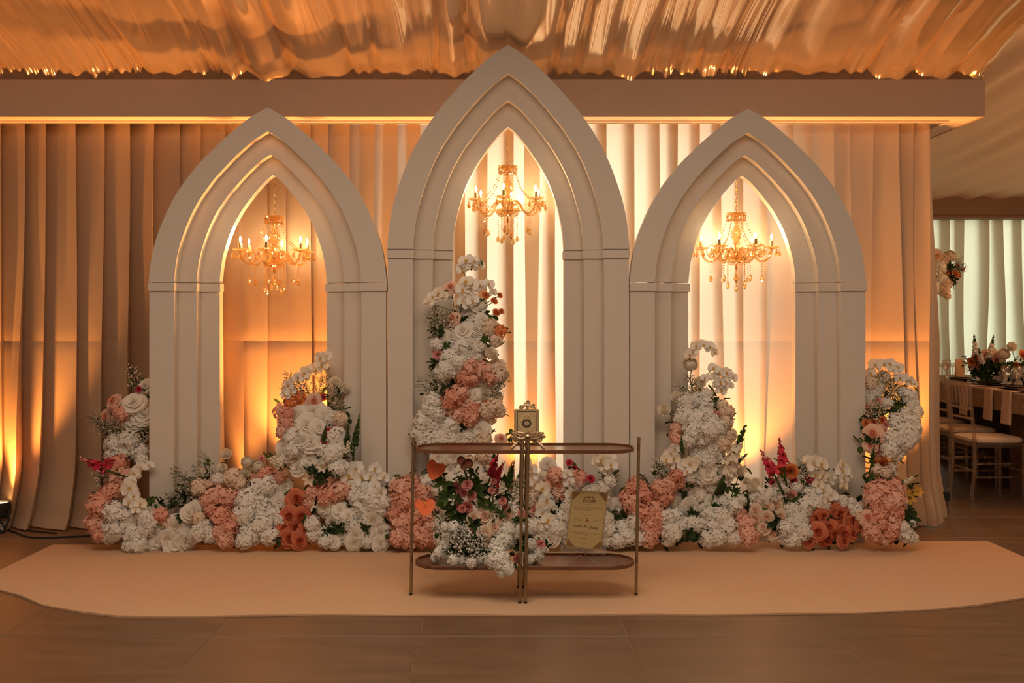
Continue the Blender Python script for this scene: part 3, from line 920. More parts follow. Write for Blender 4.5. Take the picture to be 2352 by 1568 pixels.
m.stube([(-.018, .012, zc + .004), (-.018, .012, zc + .014), (-.012, .012, zc + .015)], 0.0042, 6); m.stube([(.02, .012, zc), (.032, .012, zc + .012), (.036, .012, zc + .004)], 0.0056, 6)
m.stube([(0, .012, zc + .002), (-.004, .012, zc - .008), (.004, .012, zc - .010)], 0.0042, 6)
m.build('crest', M['gilt'], bs)

bk = thing('ornate_book', (X7(1209.5, BYc), BYc - .004, 0.7945 + .0625), 'gilt ornamental book with dark oval medallion standing on the scrolled stand', 'book')
M['cover'] = pm('gilt_book_cover', (0.56, 0.42, 0.22), 0.42, metal=0.45, noise=0.3, nscale=180, bump=0.6, bscale=260)
M['cover_light'] = pm('pale_gilt_ornament', (0.68, 0.54, 0.30), 0.45, metal=0.3, noise=0.2, nscale=160)
M['cover_dark'] = pm('dark_enamel', (0.035, 0.03, 0.028), 0.35)
hw_, hh = .0635, .148
lean_ = 0.10
def lp(x, z, d): return (x, z * lean_ - .016 - d, z)
def lean_box(m, x0, x1, z0, z1, d0, d1):
    vs = [lp(x, z, d) for z in (z0, z1) for d in (d1, d0) for x in (x0, x1)]
    m.add(vs, [(0, 1, 3, 2)[::-1], (4, 5, 7, 6), (0, 1, 5, 4), (2, 6, 7, 3), (0, 4, 6, 2), (1, 3, 7, 5)])
m = MB(); lean_box(m, -hw_ + .003, hw_ - .003, .002, hh - .002, -.022, -.003); m.build('page_block', M['cover_light'], bk, smooth=False)
m = MB(); lean_box(m, -hw_, hw_, 0, hh, -.003, .003); lean_box(m, -hw_, hw_, 0, hh, -.027, -.021); m.build('cover', M['cover'], bk, smooth=False)
for s in (-1, 1):
    m = MB(); lean_box(m, *sorted((s * (hw_ - .006), s * (hw_ + .003))), -.001, hh - .004, -.024, .006); m.build('side_post', M['gilt'], bk, smooth=False)
m = MB()
for (a, b_, c_, d_) in ((-.051, .051, .013, .0165), (-.051, .051, .1365, .140), (-.051, -.0475, .013, .14), (.0475, .051, .013, .14)): lean_box(m, a, b_, c_, d_, .003, .0045)
m.build('border_line', M['cover_dark'], bk, smooth=False)
def lobed(rx, rz, n=48):
    out = []
    for k in range(n):
        a = 2 * PI * k / n
        q = 1 - .16 * abs(math.sin(2 * a)) ** 1.2 + .03 * math.cos(12 * a)
        out.append((rx * q * math.cos(a), .0765 + rz * q * math.sin(a)))
    return out
m = MB()
o_, i_ = lobed(.043, .050), lobed(.036, .042)
m.grid([[lp(x, z, .0032) for x, z in o_], [lp(x, z, .005) for x, z in o_], [lp(x, z, .005) for x, z in i_], [lp(x, z, .0032) for x, z in i_]], close=True)
m.build('lobed_frame', M['cover_light'], bk, smooth=False)
m = MB()
for k in range(26):
    a = k * 2.399; rr = .3 + .7 * math.sqrt(k / 26)
    x, z = .045 * rr * math.cos(a), .0765 + .058 * rr * math.sin(a)
    m.ball(lp(x, z, .0035), .0022, 6)
m.build('raised_dot', M['cover_light'], bk)
m = MB()
el = lambda r_: [(r_ * 1.12 * math.cos(2 * PI * k / 32), .0765 + r_ * math.sin(2 * PI * k / 32)) for k in range(32)]
m.grid([[lp(x, z, .003) for x, z in el(.0215)], [lp(x, z, .007) for x, z in el(.0205)], [lp(x, z, .007) for x, z in el(.0135)], [lp(x, z, .0045) for x, z in el(.013)]], close=True)
m.build('medallion_ring', M['cover_dark'], bk)
m = MB(); rr_ = el(.0132); m.add([lp(x, z, .005) for x, z in rr_], [tuple(range(32))]); m.build('medallion', M['gilt'], bk, smooth=False)

# ------------------------------------------------------------------ invitation sign on an acrylic easel
SY = 5.285
k_ = SY / F
sg_ = thing('invitation_sign', tuple(W(1345, 1262, SY)), 'clear acrylic sign with gold wedding invitation plaque on the console lower tray', 'sign')
oz = sg_.location.copy()
def sp(px, py, d=0.0):      # a point of the leaning board, local to the sign
    p = W(px, py, SY) - oz
    return (p.x, p.z * 0.18 - d, p.z)
def board(m, q, d0, d1):
    vs = [sp(*p, d0) for p in q] + [sp(*p, d1) for p in q]
    m.add(vs, [(3, 2, 1, 0), (4, 5, 6, 7), (0, 1, 5, 4), (1, 2, 6, 5), (2, 3, 7, 6), (3, 0, 4, 7)])
M['plaque'] = pm('gold_plaque', (0.46, 0.34, 0.15), 0.45, metal=0.25, noise=0.08, nscale=30)
M['ink'] = pm('dark_ink', (0.03, 0.022, 0.012), 0.7)
M['ink_brown'] = pm('brown_ink', (0.19, 0.09, 0.03), 0.7)
M['ink_red'] = pm('red_brown_ink', (0.33, 0.10, 0.05), 0.7)
m = MB(); board(m, [(1308, 1110), (1413, 1121), (1391, 1273), (1286, 1263)], -.004, .0); m.build('acrylic_board', M['acrylic'], sg_, smooth=False)
PQ = [(1315.5, 1130.5), (1399.5, 1134.5), (1381.0, 1263.0), (1298.0, 1256.5)]
m = MB(); board(m, PQ, .001, .004); pq = m.build('plaque', M['plaque'], sg_, smooth=False)
def uvp(u, v):
    a = Vector(PQ[0]).lerp(Vector(PQ[1]), u); b_ = Vector(PQ[3]).lerp(Vector(PQ[2]), u); c_ = a.lerp(b_, v); return c_.x, c_.y
def quad(m, u0, u1, v0, v1, d=.0046):
    m.add([sp(*uvp(u, v), d) for u, v in ((u0, v0), (u1, v0), (u1, v1), (u0, v1))], [(3, 2, 1, 0)])
m = MB()
for e in ((0, 1, 0, .008), (0, 1, .992, 1), (0, .012, 0, 1), (.988, 1, 0, 1), (.03, .97, .022, .027), (.03, .97, .973, .978), (.03, .036, .02, .98), (.964, .97, .02, .98)): quad(m, *e)
m.build('border_line', M['ink_brown'], pq, smooth=False)
for (cu_, cv_, su, sv) in ((.03, .02, 1, 1), (.97, .02, -1, 1), (.03, .98, 1, -1), (.97, .98, -1, -1)):
    m = MB()
    # lace corner: stepped curve with little scroll holes
    n = 14
    base = [(cu_, cv_)]
    for k in range(n + 1):
        a = PI / 2 * k / n
        rr = 1 - .28 * math.sin(2 * a) - .05 * abs(math.sin(5 * a))
        base.append((cu_ + su * .23 * rr * math.cos(a), cv_ + sv * .15 * rr * math.sin(a)))
    ps = [sp(*uvp(u, v), .0047) for u, v in base]
    for k in range(1, n + 1):
        m.add([ps[0], ps[k], ps[k + 1]], [(0, 1, 2)] if su * sv < 0 else [(0, 2, 1)])
    m.build('corner_ornament', M['ink_brown'], pq, smooth=False)
# lines of small print too fine to read: pen strokes
r5 = random.Random(5)
def scribble(m, u0, u1, v, h=.008, skew=.0):
    u = u0
    while u < u1:
        w = r5.uniform(.012, .035); w = min(w, u1 - u)
        dv = r5.uniform(-.25, .25) * h
        quad(m, u, u + w, v + dv + skew * (u - .5), v + dv + h * .45 + skew * (u - .5))
        if r5.random() < .45: quad(m, u + w * .3, u + w * .3 + .006, v + dv - h * .6, v + dv + h * .3)
        u += w + r5.choice([.003, .003, .012])
m = MB()
for (a, b_, v) in ((.40, .66, .225), (.14, .88, .275), (.10, .90, .295), (.11, .90, .315), (.42, .56, .335), (.42, .60, .41), (.14, .36, .485), (.14, .37, .51), (.66, .90, .490), (.64, .90, .515), (.09, .92, .715), (.11, .91, .74), (.44, .58, .765), (.36, .64, .815), (.40, .56, .90)): scribble(m, a, b_, v)
m.build('small_print', M['ink_brown'], pq, smooth=False)
m = MB()
for k in range(60):
    u = r5.uniform(.36, .64); x_ = (u - .5) / .14
    quad(m, u - .012, u + .012, .085 + .02 * x_ * x_ + r5.uniform(0, .022) * (1 - .6 * abs(x_)), .092 + .02 * x_ * x_ + r5.uniform(0, .022) * (1 - .6 * abs(x_)))
for k in range(120):
    u = r5.uniform(.30, .68); v = r5.uniform(.135, .195); quad(m, u, u + .02, v, v + .006)
m.build('calligraphy_heading', M['ink_brown'], pq, smooth=False)
m = MB()
for a, b_, c_, d_ in ((.46, .56, .462, .468), (.48, .54, .475, .481), (.49, .53, .488, .52), (.46, .50, .515, .523), (.52, .56, .515, .523), (.47, .55, .53, .537), (.505, .515, .46, .54), (.455, .47, .495, .51), (.55, .565, .495, .51)): quad(m, a, b_, c_, d_)
m.build('small_emblem', M['ink_red'], pq, smooth=False)
def ar_text(s, size, u, v, name):
    cu = bpy.data.curves.new(name, 'FONT'); cu.body = s; cu.size = size; cu.align_x = 'CENTER'; cu.offset = size * .006
    me = text_mesh(cu, name); me.materials.append(M['ink'])
    c0 = Vector(sp(*uvp(u, v), .0048)); ax = (Vector(sp(*uvp(u + .1, v), .0048)) - c0).normalized(); up = (Vector(sp(*uvp(u, v - .1), .0048)) - c0).normalized()
    for vv in me.vertices: vv.co = c0 + ax * vv.co.x + up * vv.co.y
    inst(name, me, pq, (0, 0, 0))
ar_text('\uFED2\uFEB3\uFEEE\uFEF3', .0215, .69, .638, 'right_name')
ar_text('&', .018, .485, .628, 'ampersand')
ar_text('\uFE94\uFEF3\uFEA9\uFE8E\uFEB7', .0215, .29, .625, 'left_name')
# acrylic easel under it
ez = 0.1935
es = thing('acrylic_easel', (X7(1330, SY), SY, ez), 'small clear acrylic easel with curled feet holding the invitation sign', 'stand')
def ep(px, py, y=0.0):
    p = W(px, py, SY) - es.location
    return (p.x, y, max(p.z, .003))
for name, pts in (('left_foot', [(1302, 1262), (1303, 1270), (1307, 1278), (1306, 1283), (1301, 1286), (1304, 1289.5), (1310, 1289)]),
                  ('right_foot', [(1362, 1264), (1365, 1270), (1363, 1278), (1360, 1284), (1362, 1289), (1366, 1286)])):
    m = MB(); m.tube([ep(a, b_, -.035 + .004 * i) for i, (a, b_) in enumerate(pts)], .0028, 6); m.build('curled_foot', M['acrylic'], es)
m = MB(); m.tube([ep(1302, 1268, -.03), ep(1318, 1270, -.03), ep(1333, 1262, -.02), ep(1345, 1268, -.02), ep(1363, 1270, -.03)], .0026, 6)
m.tube([ep(1310, 1289, -.02), ep(1322, 1278, -.01), ep(1334, 1275, 0), ep(1342, 1284, .01), ep(1350, 1277, -.01), ep(1362, 1288, -.02)], .0026, 6); m.build('cross_bar', M['acrylic'], es)
m = MB(); m.box(-.002 + ep(1343, 1260)[0], .002 + ep(1343, 1260)[0], -.004, .004, .003, .065); m.tube([ep(1343, 1262, .004), ep(1345, 1287, .05)], .003, 6); m.build('back_strut', M['acrylic'], es)

# ------------------------------------------------------------------ flower kinds (unit size, facing +Z)
def cup_flower(rings, seed, mats, pointy=0.0, nu=7, nv=5):
    r = random.Random(seed)
    m = MB()
    for (n, r0, r1, h0, h1, ha, curl, mat) in rings:
        off = r.uniform(0, 6.28)
        for k in range(n):
            a0 = off + 2 * PI * k / n + r.uniform(-.28, .28)
            s = r.uniform(.86, 1.10); hs = r.uniform(-.13, .08) if r1 > .5 else r.uniform(-.03, .03); wv = r.uniform(.85, 1.2); lean_p = r.uniform(-.10, .10) if r1 > .45 else 0
            rows = []
            for j in range(nv):
                v = j / (nv - 1)
                row = []
                for i in range(nu):
                    u = -1 + 2 * i / (nu - 1)
                    w = ha * wv * (0.5 + 0.5 * min(1, v * 1.6))
                    top = 1 - (0.22 + .2 * pointy) * abs(u) ** (3 - 1.2 * pointy) * v
                    rho = r0 + (r1 * s - r0) * (v ** 0.75) + 0.035 * abs(u) * (1 if u > 0 else -1) * v
                    rho += curl * max(0, v - .6) * (1 + .5 * abs(u)) + pointy * .12 * (1 - abs(u)) * v ** 4
                    h = h0 + (h1 + hs - h0) * (v ** 1.1) * top - curl * 1.3 * max(0, v - .7) ** 1.0 + lean_p * u * v
                    row.append((rho * math.cos(a0 + u * w), rho * math.sin(a0 + u * w), h))
                rows.append(row)
            m.grid(rows, mat)
    m.ball((0, 0, .34), .125, 7, 1, 1.7)
    m.lathe([(.95, -.14), (.6, -.2), (.01, .1)], 12, 0)
    m.lathe([(.62, .02), (.35, .12), (.01, .25)], 10, 0)
    return m.mesh('rose', mats, True)

ROSE = [(5, .40, 1.03, -.36, -.10, .80, .30, 0), (5, .34, .88, -.26, .10, .80, .28, 0), (5, .28, .70, -.14, .26, .80, .22, 0), (4, .22, .54, -.02, .37, .98, .17, 0),
        (3, .17, .40, .04, .45, 1.28, .12, 1), (3, .12, .28, .08, .50, 1.25, .07, 1), (2, .07, .18, .1, .53, 1.75, .03, 1)]
def ball_flower(seed, mats, tops=(92, 74, 58, 43, 29, 16, 4), squash=.92):
    """closed bloom: petals lie on a ball, ring over ring, each with a lifted lip"""
    r = random.Random(seed); m = MB()
    for q, tp in enumerate(tops):
        n = (6, 6, 5, 5, 5, 4, 3)[q]; rad = 1.0 - .045 * q; off = r.uniform(0, 6.28)
        for k in range(n):
            a0 = off + 2 * PI * k / n + r.uniform(-.12, .12); rows = []
            t_top = math.radians(tp + r.uniform(-4, 4)); t_bot = min(2.9, t_top + 1.15)
            for j in range(5):
                v = j / 4; row = []
                for i in range(7):
                    u = -1 + i / 3
                    th = t_bot + (t_top - t_bot) * v * (1 - .16 * abs(u) ** 2.5)
                    R_ = rad * (1 + .17 * max(0, v - .6) / .4 + .018 * u)
                    w = 2.3 / n * 1.25 * (0.55 + .45 * math.sin(PI * (.15 + .6 * v)))
                    x = R_ * math.sin(th)
                    row.append((x * math.cos(a0 + u * w), x * math.sin(a0 + u * w), squash * R_ * math.cos(th)))
                rows.append(row)
            m.grid(rows, 0 if q < 4 else 1)
    m.ball((0, 0, -.02), .70, 8, 1, squash)
    return m.mesh('ranunculus', mats, True)
def hydrangea(seed, mat, n=64):
    r = random.Random(seed)
    m = MB()
    for k in range(n):
        z = 1 - 1.62 * (k + .5) / n
        ph = k * 2.39996 + r.uniform(-.2, .2)
        q = math.sqrt(max(0, 1 - z * z))
        d = Vector((q * math.cos(ph), q * math.sin(ph), z))
        p = d * r.uniform(.80, .98)
        d = (d + Vector((r.uniform(-.35, .35), r.uniform(-.35, .35), r.uniform(-.35, .35)))).normalized()
        a = d.orthogonal().normalized(); b = d.cross(a)
        sp_ = r.uniform(0, 6.28); L = r.uniform(.22, .30)
        for j in range(4):
            t = sp_ + j * PI / 2
            f = a * math.cos(t) + b * math.sin(t); g = d.cross(f)
            cup = r.uniform(-.03, .10)
            vs = [p, p + f * L * .45 + g * L * .42 + d * cup * .5, p + f * L * .92 + g * L * .34 + d * cup, p + f * L * 1.02 + d * (cup * .8 - .02), p + f * L * .92 - g * L * .34 + d * cup, p + f * L * .45 - g * L * .42 + d * cup * .5]
            m.add(vs, [(0, 1, 2, 3), (0, 3, 4, 5)])
    m.ball((0, 0, -.02), .70, 8, 0)
    return m.mesh('hydrangea', [mat], True)

def petal_rows(L, wid, tip=.4, cup=.1, back=.0, n=5, w=5, base=.12):
    rows = []
    for j in range(n):
        v = j / (n - 1)
        hw = wid * (base + (1 - base) * math.sin(PI * min(1, v * (1 - tip) + .02)) ** .7) if v < 1 else wid * .12
        rows.append([(hw * (-1 + 2 * i / (w - 1)), L * v, cup * (abs(-1 + 2 * i / (w - 1)) ** 2) * wid - back * v * v + .12 * cup * math.sin(v * 6)) for i in range(w)])
    return rows
def add_petal(m, rows, ang, mat, tilt=0.0, z=0.0):
    ca, sa = math.cos(ang), math.sin(ang); ct, st = math.cos(tilt), math.sin(tilt)
    m.grid([[(x * ca - (y * ct - zz * st) * sa, x * sa + (y * ct - zz * st) * ca, y * st + zz * ct + z) for x, y, zz in r_] for r_ in rows], mat)
def orchid_me(seed):
    r = random.Random(seed); m = MB()
    for a in (0, 2.15, -2.15): add_petal(m, petal_rows(.95, .40, .28, .2, .15), a + r.uniform(-.1, .1), 0, r.uniform(-.1, .15), -.06)
    for s in (-1, 1): add_petal(m, petal_rows(.98, .68, .18, .25, .1, 6, 7, .2), s * 1.35 + r.uniform(-.08, .08), 0, r.uniform(0, .25), .02)
    for s in (-1, 1): add_petal(m, petal_rows(.26, .12, .3, .6), s * 1.6 + PI * .0, 1, .9, .05)
    add_petal(m, petal_rows(.42, .13, .3, .6, .2), PI, 1, .6, .08)
    m.ball((0, .04, .12), .09, 6, 2)
    m.tube([(0, -.06, .14), (0, -.2, .2)], .03, 5, 3)
    return m.mesh('orchid_bloom', [M['cream'] if seed % 2 else M['white'], M['yellow'], M['white'], M['brown']], True)
def carnation(seed, mat):
    r = random.Random(seed); m = MB()
    for ring, (n, L, tilt) in enumerate(((9, 1.0, .15), (9, .88, .55), (8, .72, .9), (6, .5, 1.2))):
        for k in range(n):
            a = 2 * PI * k / n + r.uniform(-.2, .2); t = tilt + r.uniform(-.12, .12)
            rows = []
            for v in (0, .5, .85, 1.0):
                row = []
                for i in range(7):
                    u = -1 + i / 3
                    row.append((u * (.06 + .36 * v) * L, L * v * (1 - .12 * u * u) + (.07 * (i % 2) if v == 1 else 0), .09 * (1 if i % 2 else -1) * v))
                rows.append(row)
            add_petal(m, rows, a, 0, t, -.15)
    m.lathe([(.05, -.7), (.14, -.6), (.16, -.2), (.1, -.1)], 6, 1)
    return m.mesh('carnation', [mat, M['stem']], True)
def lily(seed, mat):
    r = random.Random(seed); m = MB()
    for k in range(6): add_petal(m, petal_rows(1.05, .27, .1, .5, .45), k * PI / 3 + r.uniform(-.1, .1), 0, .75, -.4)
    for k in range(4): m.tube([(0, 0, -.3), (.12 * math.cos(k * 1.6), .12 * math.sin(k * 1.6), .4)], .02, 4, 1)
    return m.mesh('lily', [mat, M['yellow']], True)
def leaf_rows(L, wid): return petal_rows(L, wid, .05, .35, .12 * L, 5, 3, .1)
def leafy(seed, n=7, mat='green'):
    r = random.Random(seed); m = MB()
    for k in range(n): add_petal(m, leaf_rows(r.uniform(.7, 1.1), r.uniform(.17, .27)), k * 2.4 + r.uniform(-.3, .3), 0, r.uniform(.1, 1.0), 0)
    return m.mesh('leaf_cluster', [M[mat]], True)
def sprig(seed, mat, ball=False, leafm='dark_green'):
    """airy branching sprig of tiny blossoms, stem along +Z from -1"""
    r = random.Random(seed); m = MB()
    m.tube([(0, 0, -1), (.03, .02, 0), (0, 0, .85)], [.022, .016, .01], 4, 1)
    tips = []
    for k in range(18):
        z0 = -.75 + 1.5 * k / 17; a = k * 2.4 + r.uniform(-.4, .4); L = r.uniform(.4, .75) * (1.15 - .5 * max(0, z0))
        p0 = Vector((0, 0, z0)); p1 = p0 + Vector((math.cos(a) * L * .8, math.sin(a) * L * .8, L * .75))
        m.tube([p0, p0.lerp(p1, .55) + Vector((0, 0, -.04)), p1], .010, 3, 1, False)
        for j in range(3 if ball else 6):
            q = p0.lerp(p1, .3 + (.3 if ball else .14) * j) + Vector((r.uniform(-.1, .1), r.uniform(-.1, .1), r.uniform(-.05, .12)))
            tips.append(q)
        for j in range(8):
            q = p0.lerp(p1, .1 + .11 * j); d = Vector((r.uniform(-1, 1), r.uniform(-1, 1), r.uniform(0, 1))).normalized() * .17
            s_ = d.orthogonal().normalized() * .022
            m.add([q, q + d * .5 + s_, q + d, q + d * .5 - s_], [(0, 1, 2, 3)], 2)
    for q in tips:
        if ball: m.ball(q, r.uniform(.05, .09), 6, 0)
        else:
            d = (q - Vector((0, 0, -.5))).normalized(); d = (d + Vector((r.uniform(-.5, .5), r.uniform(-.5, .5), 0))).normalized()
            a = d.orthogonal().normalized(); b = d.cross(a); R_ = r.uniform(.045, .07)
            for j in range(5):
                t = j * 1.2566; f = a * math.cos(t) + b * math.sin(t); g = d.cross(f)
                m.add([q, q + f * R_ * .7 + g * R_ * .35 + d * .02, q + f * R_ * 1.1 + d * .01, q + f * R_ * .7 - g * R_ * .35 + d * .02], [(0, 1, 2, 3)], 0)
    return m.mesh('sprig', [mat, M['stem'], M[leafm]], True)
def spike(seed, bloom, budm, start=.25, dens=30, fl=.085):
    """flower spike along +Z, length 1: open florets low, buds at the tip"""
    r = random.Random(seed); m = MB()
    pts = [Vector((.03 * math.sin(2.2 * t + seed), .03 * math.cos(1.7 * t) - .03, t)) for t in (0, .25, .5, .75, 1)]
    m.tube(pts, [.022, .02, .016, .012, .006], 5, 1)
    for k in range(dens):
        t = start + (1 - start) * (k + .5) / dens
        i = min(3, int(t * 4)); q = pts[i].lerp(pts[i + 1], t * 4 - i)
        a = k * 2.4 + r.uniform(-.3, .3)
        f = Vector((math.cos(a), math.sin(a), .5)).normalized()
        size = fl * (1.15 - .85 * ((t - start) / (1 - start)) ** 1.3)
        if (t - start) / (1 - start) > .62: m.ball(q + f * size * .6, size * .55, 5, 2, 1.4)
        else:
            c_ = q + f * size * .9; g = f.orthogonal().normalized(); h = f.cross(g)
            for j in range(4):
                tt = j * PI / 2 + r.uniform(-.3, .3); u = g * math.cos(tt) + h * math.sin(tt); w = f.cross(u)
                m.add([c_ - f * size * .3, c_ + u * size * .5 + w * size * .5 + f * size * .1, c_ + u * size * 1.1 + f * size * .05, c_ + u * size * .5 - w * size * .5 + f * size * .1], [(0, 1, 2, 3)], 0)
            m.ball(c_ - f * size * .5, size * .4, 5, 0)
    for k in range(5):
        a = r.uniform(0, 6.28); z = r.uniform(.02, start + .1); d = Vector((math.cos(a), math.sin(a), 1.1)).normalized() * .16; s_ = d.orthogonal().normalized() * .025
        q = Vector((0, 0, z)); m.add([q, q + d * .5 + s_, q + d, q + d * .5 - s_], [(0, 1, 2, 3)], 1)
    return m.mesh('flower_spike', [bloom, M['green'], budm], True)
def anthurium_me():
    m = MB(); n = 28; c0 = (0, 0, 0)
    rows = []
    for s in (.001, .35, .7, 1.0):
        row = []
        for k in range(n):
            a = 2 * PI * k / n
            rr = 1.0 - .38 * abs(math.cos(a / 2 + PI / 4 - PI / 4)) ** 14 if False else 1.0
            x = .82 * math.sin(a) * (1 - .12 * math.cos(a)); y = .72 * math.cos(a) - .34 * (math.cos(2 * a) * .35) - .28 * max(0, math.cos(a)) ** 8 - (.30 * max(0, -math.cos(a)) ** 6)
            row.append((x * s, y * s, .18 * s * s + .05 * s * math.sin(5 * a)))
        rows.append(row)
    m.grid(rows, 0, close=True)
    m.tube([(0, .25, .05), (0, .05, .3), (.03, -.25, .48)], [.06, .06, .035], 7, 1)
    return m.mesh('anthurium', [M['anthurium'], M['yellow']], True)

P = {}
P['HW'] = ('hydrangea', [hydrangea(s, M['white']) for s in (1, 2, 3)])
P['HB'] = ('hydrangea', [hydrangea(s, M['blush']) for s in (4, 5)])
P['HP'] = ('hydrangea', [hydrangea(s, M['pink']) for s in (6, 7, 8)])
P['HO'] = ('hydrangea', [hydrangea(s, M['orange']) for s in (9, 10)])
P['RW'] = ('rose', [cup_flower(ROSE, s, [M['ivory'], M['ivory']], 1.0) for s in (1, 2, 3)])
P['RC'] = ('rose', [cup_flower(ROSE, s, [M['coral'], M['coral_in']], .3) for s in (4, 5)])
P['RP'] = ('rose', [cup_flower(ROSE, s, [M['peach'], M['peach_in']], .2) for s in (6, 7)])
P['RB'] = ('rose', [cup_flower(ROSE, s, [M['blush'], M['peach']], .2) for s in (8, 9)])
ROSE2 = [(5, .3, .88, -.7, .22, .8, .18, 0), (5, .28, .72, -.65, .42, .8, .13, 0), (4, .25, .56, -.5, .55, .95, .07, 0), (3, .2, .39, -.3, .62, 1.25, .03, 0), (2, .1, .22, -.2, .64, 1.7, 0, 0)]
P['RK'] = ('ranunculus', [ball_flower(1, [M['cream'], M['cream']]), cup_flower(ROSE2, 2, [M['cream'], M['cream']], .5), cup_flower(ROSE2, 3, [M['cream'], M['cream']], .2)])
P['BK'] = ('ranunculus', [ball_flower(s, [M['peach'], M['rosepink']], squash=1.2) for s in (3, 4)])
P['OR'] = ('orchid_bloom', [orchid_me(s) for s in (1, 2, 4)])
P['CN'] = ('carnation', [carnation(s, M['rosepink']) for s in (1, 2)])
P['CM'] = ('carnation', [carnation(s, M['magenta']) for s in (3,)])
P['CO'] = ('carnation', [carnation(s, M['orange']) for s in (5,)])
P['AL'] = ('lily', [lily(1, M['white']), lily(2, M['cream'])])
P['AY'] = ('lily', [lily(3, M['yellow'])])
P['LF'] = ('leaf_cluster', [leafy(1), leafy(2)])
P['LD'] = ('leaf_cluster', [leafy(3, 9, 'dark_green'), leafy(4, 8, 'dark_green')])
P['WX'] = ('sprig', [sprig(s, M['cream']) for s in (1, 2)])
P['GY'] = ('sprig', [sprig(s, M['white'], True) for s in (3, 4)])
P['AN'] = ('anthurium', [anthurium_me()])
SPK = {'SD': ('snapdragon', [spike(1, M['cream'], M['green']), spike(2, M['white'], M['green'], .3)]),
       'SG': ('snapdragon', [spike(5, M['green'], M['green'], .3, 34, .06)]),
       'ST': ('stock_flower', [spike(3, M['magenta'], M['rosepink'], .42, 17, .085), spike(4, M['magenta'], M['magenta'], .40, 18, .085)])}
single_leaf = [None, None]
for i_, mt in enumerate(('green', 'dark_green')):
    q_ = MB(); q_.grid(leaf_rows(1, .4)); single_leaf[i_] = q_

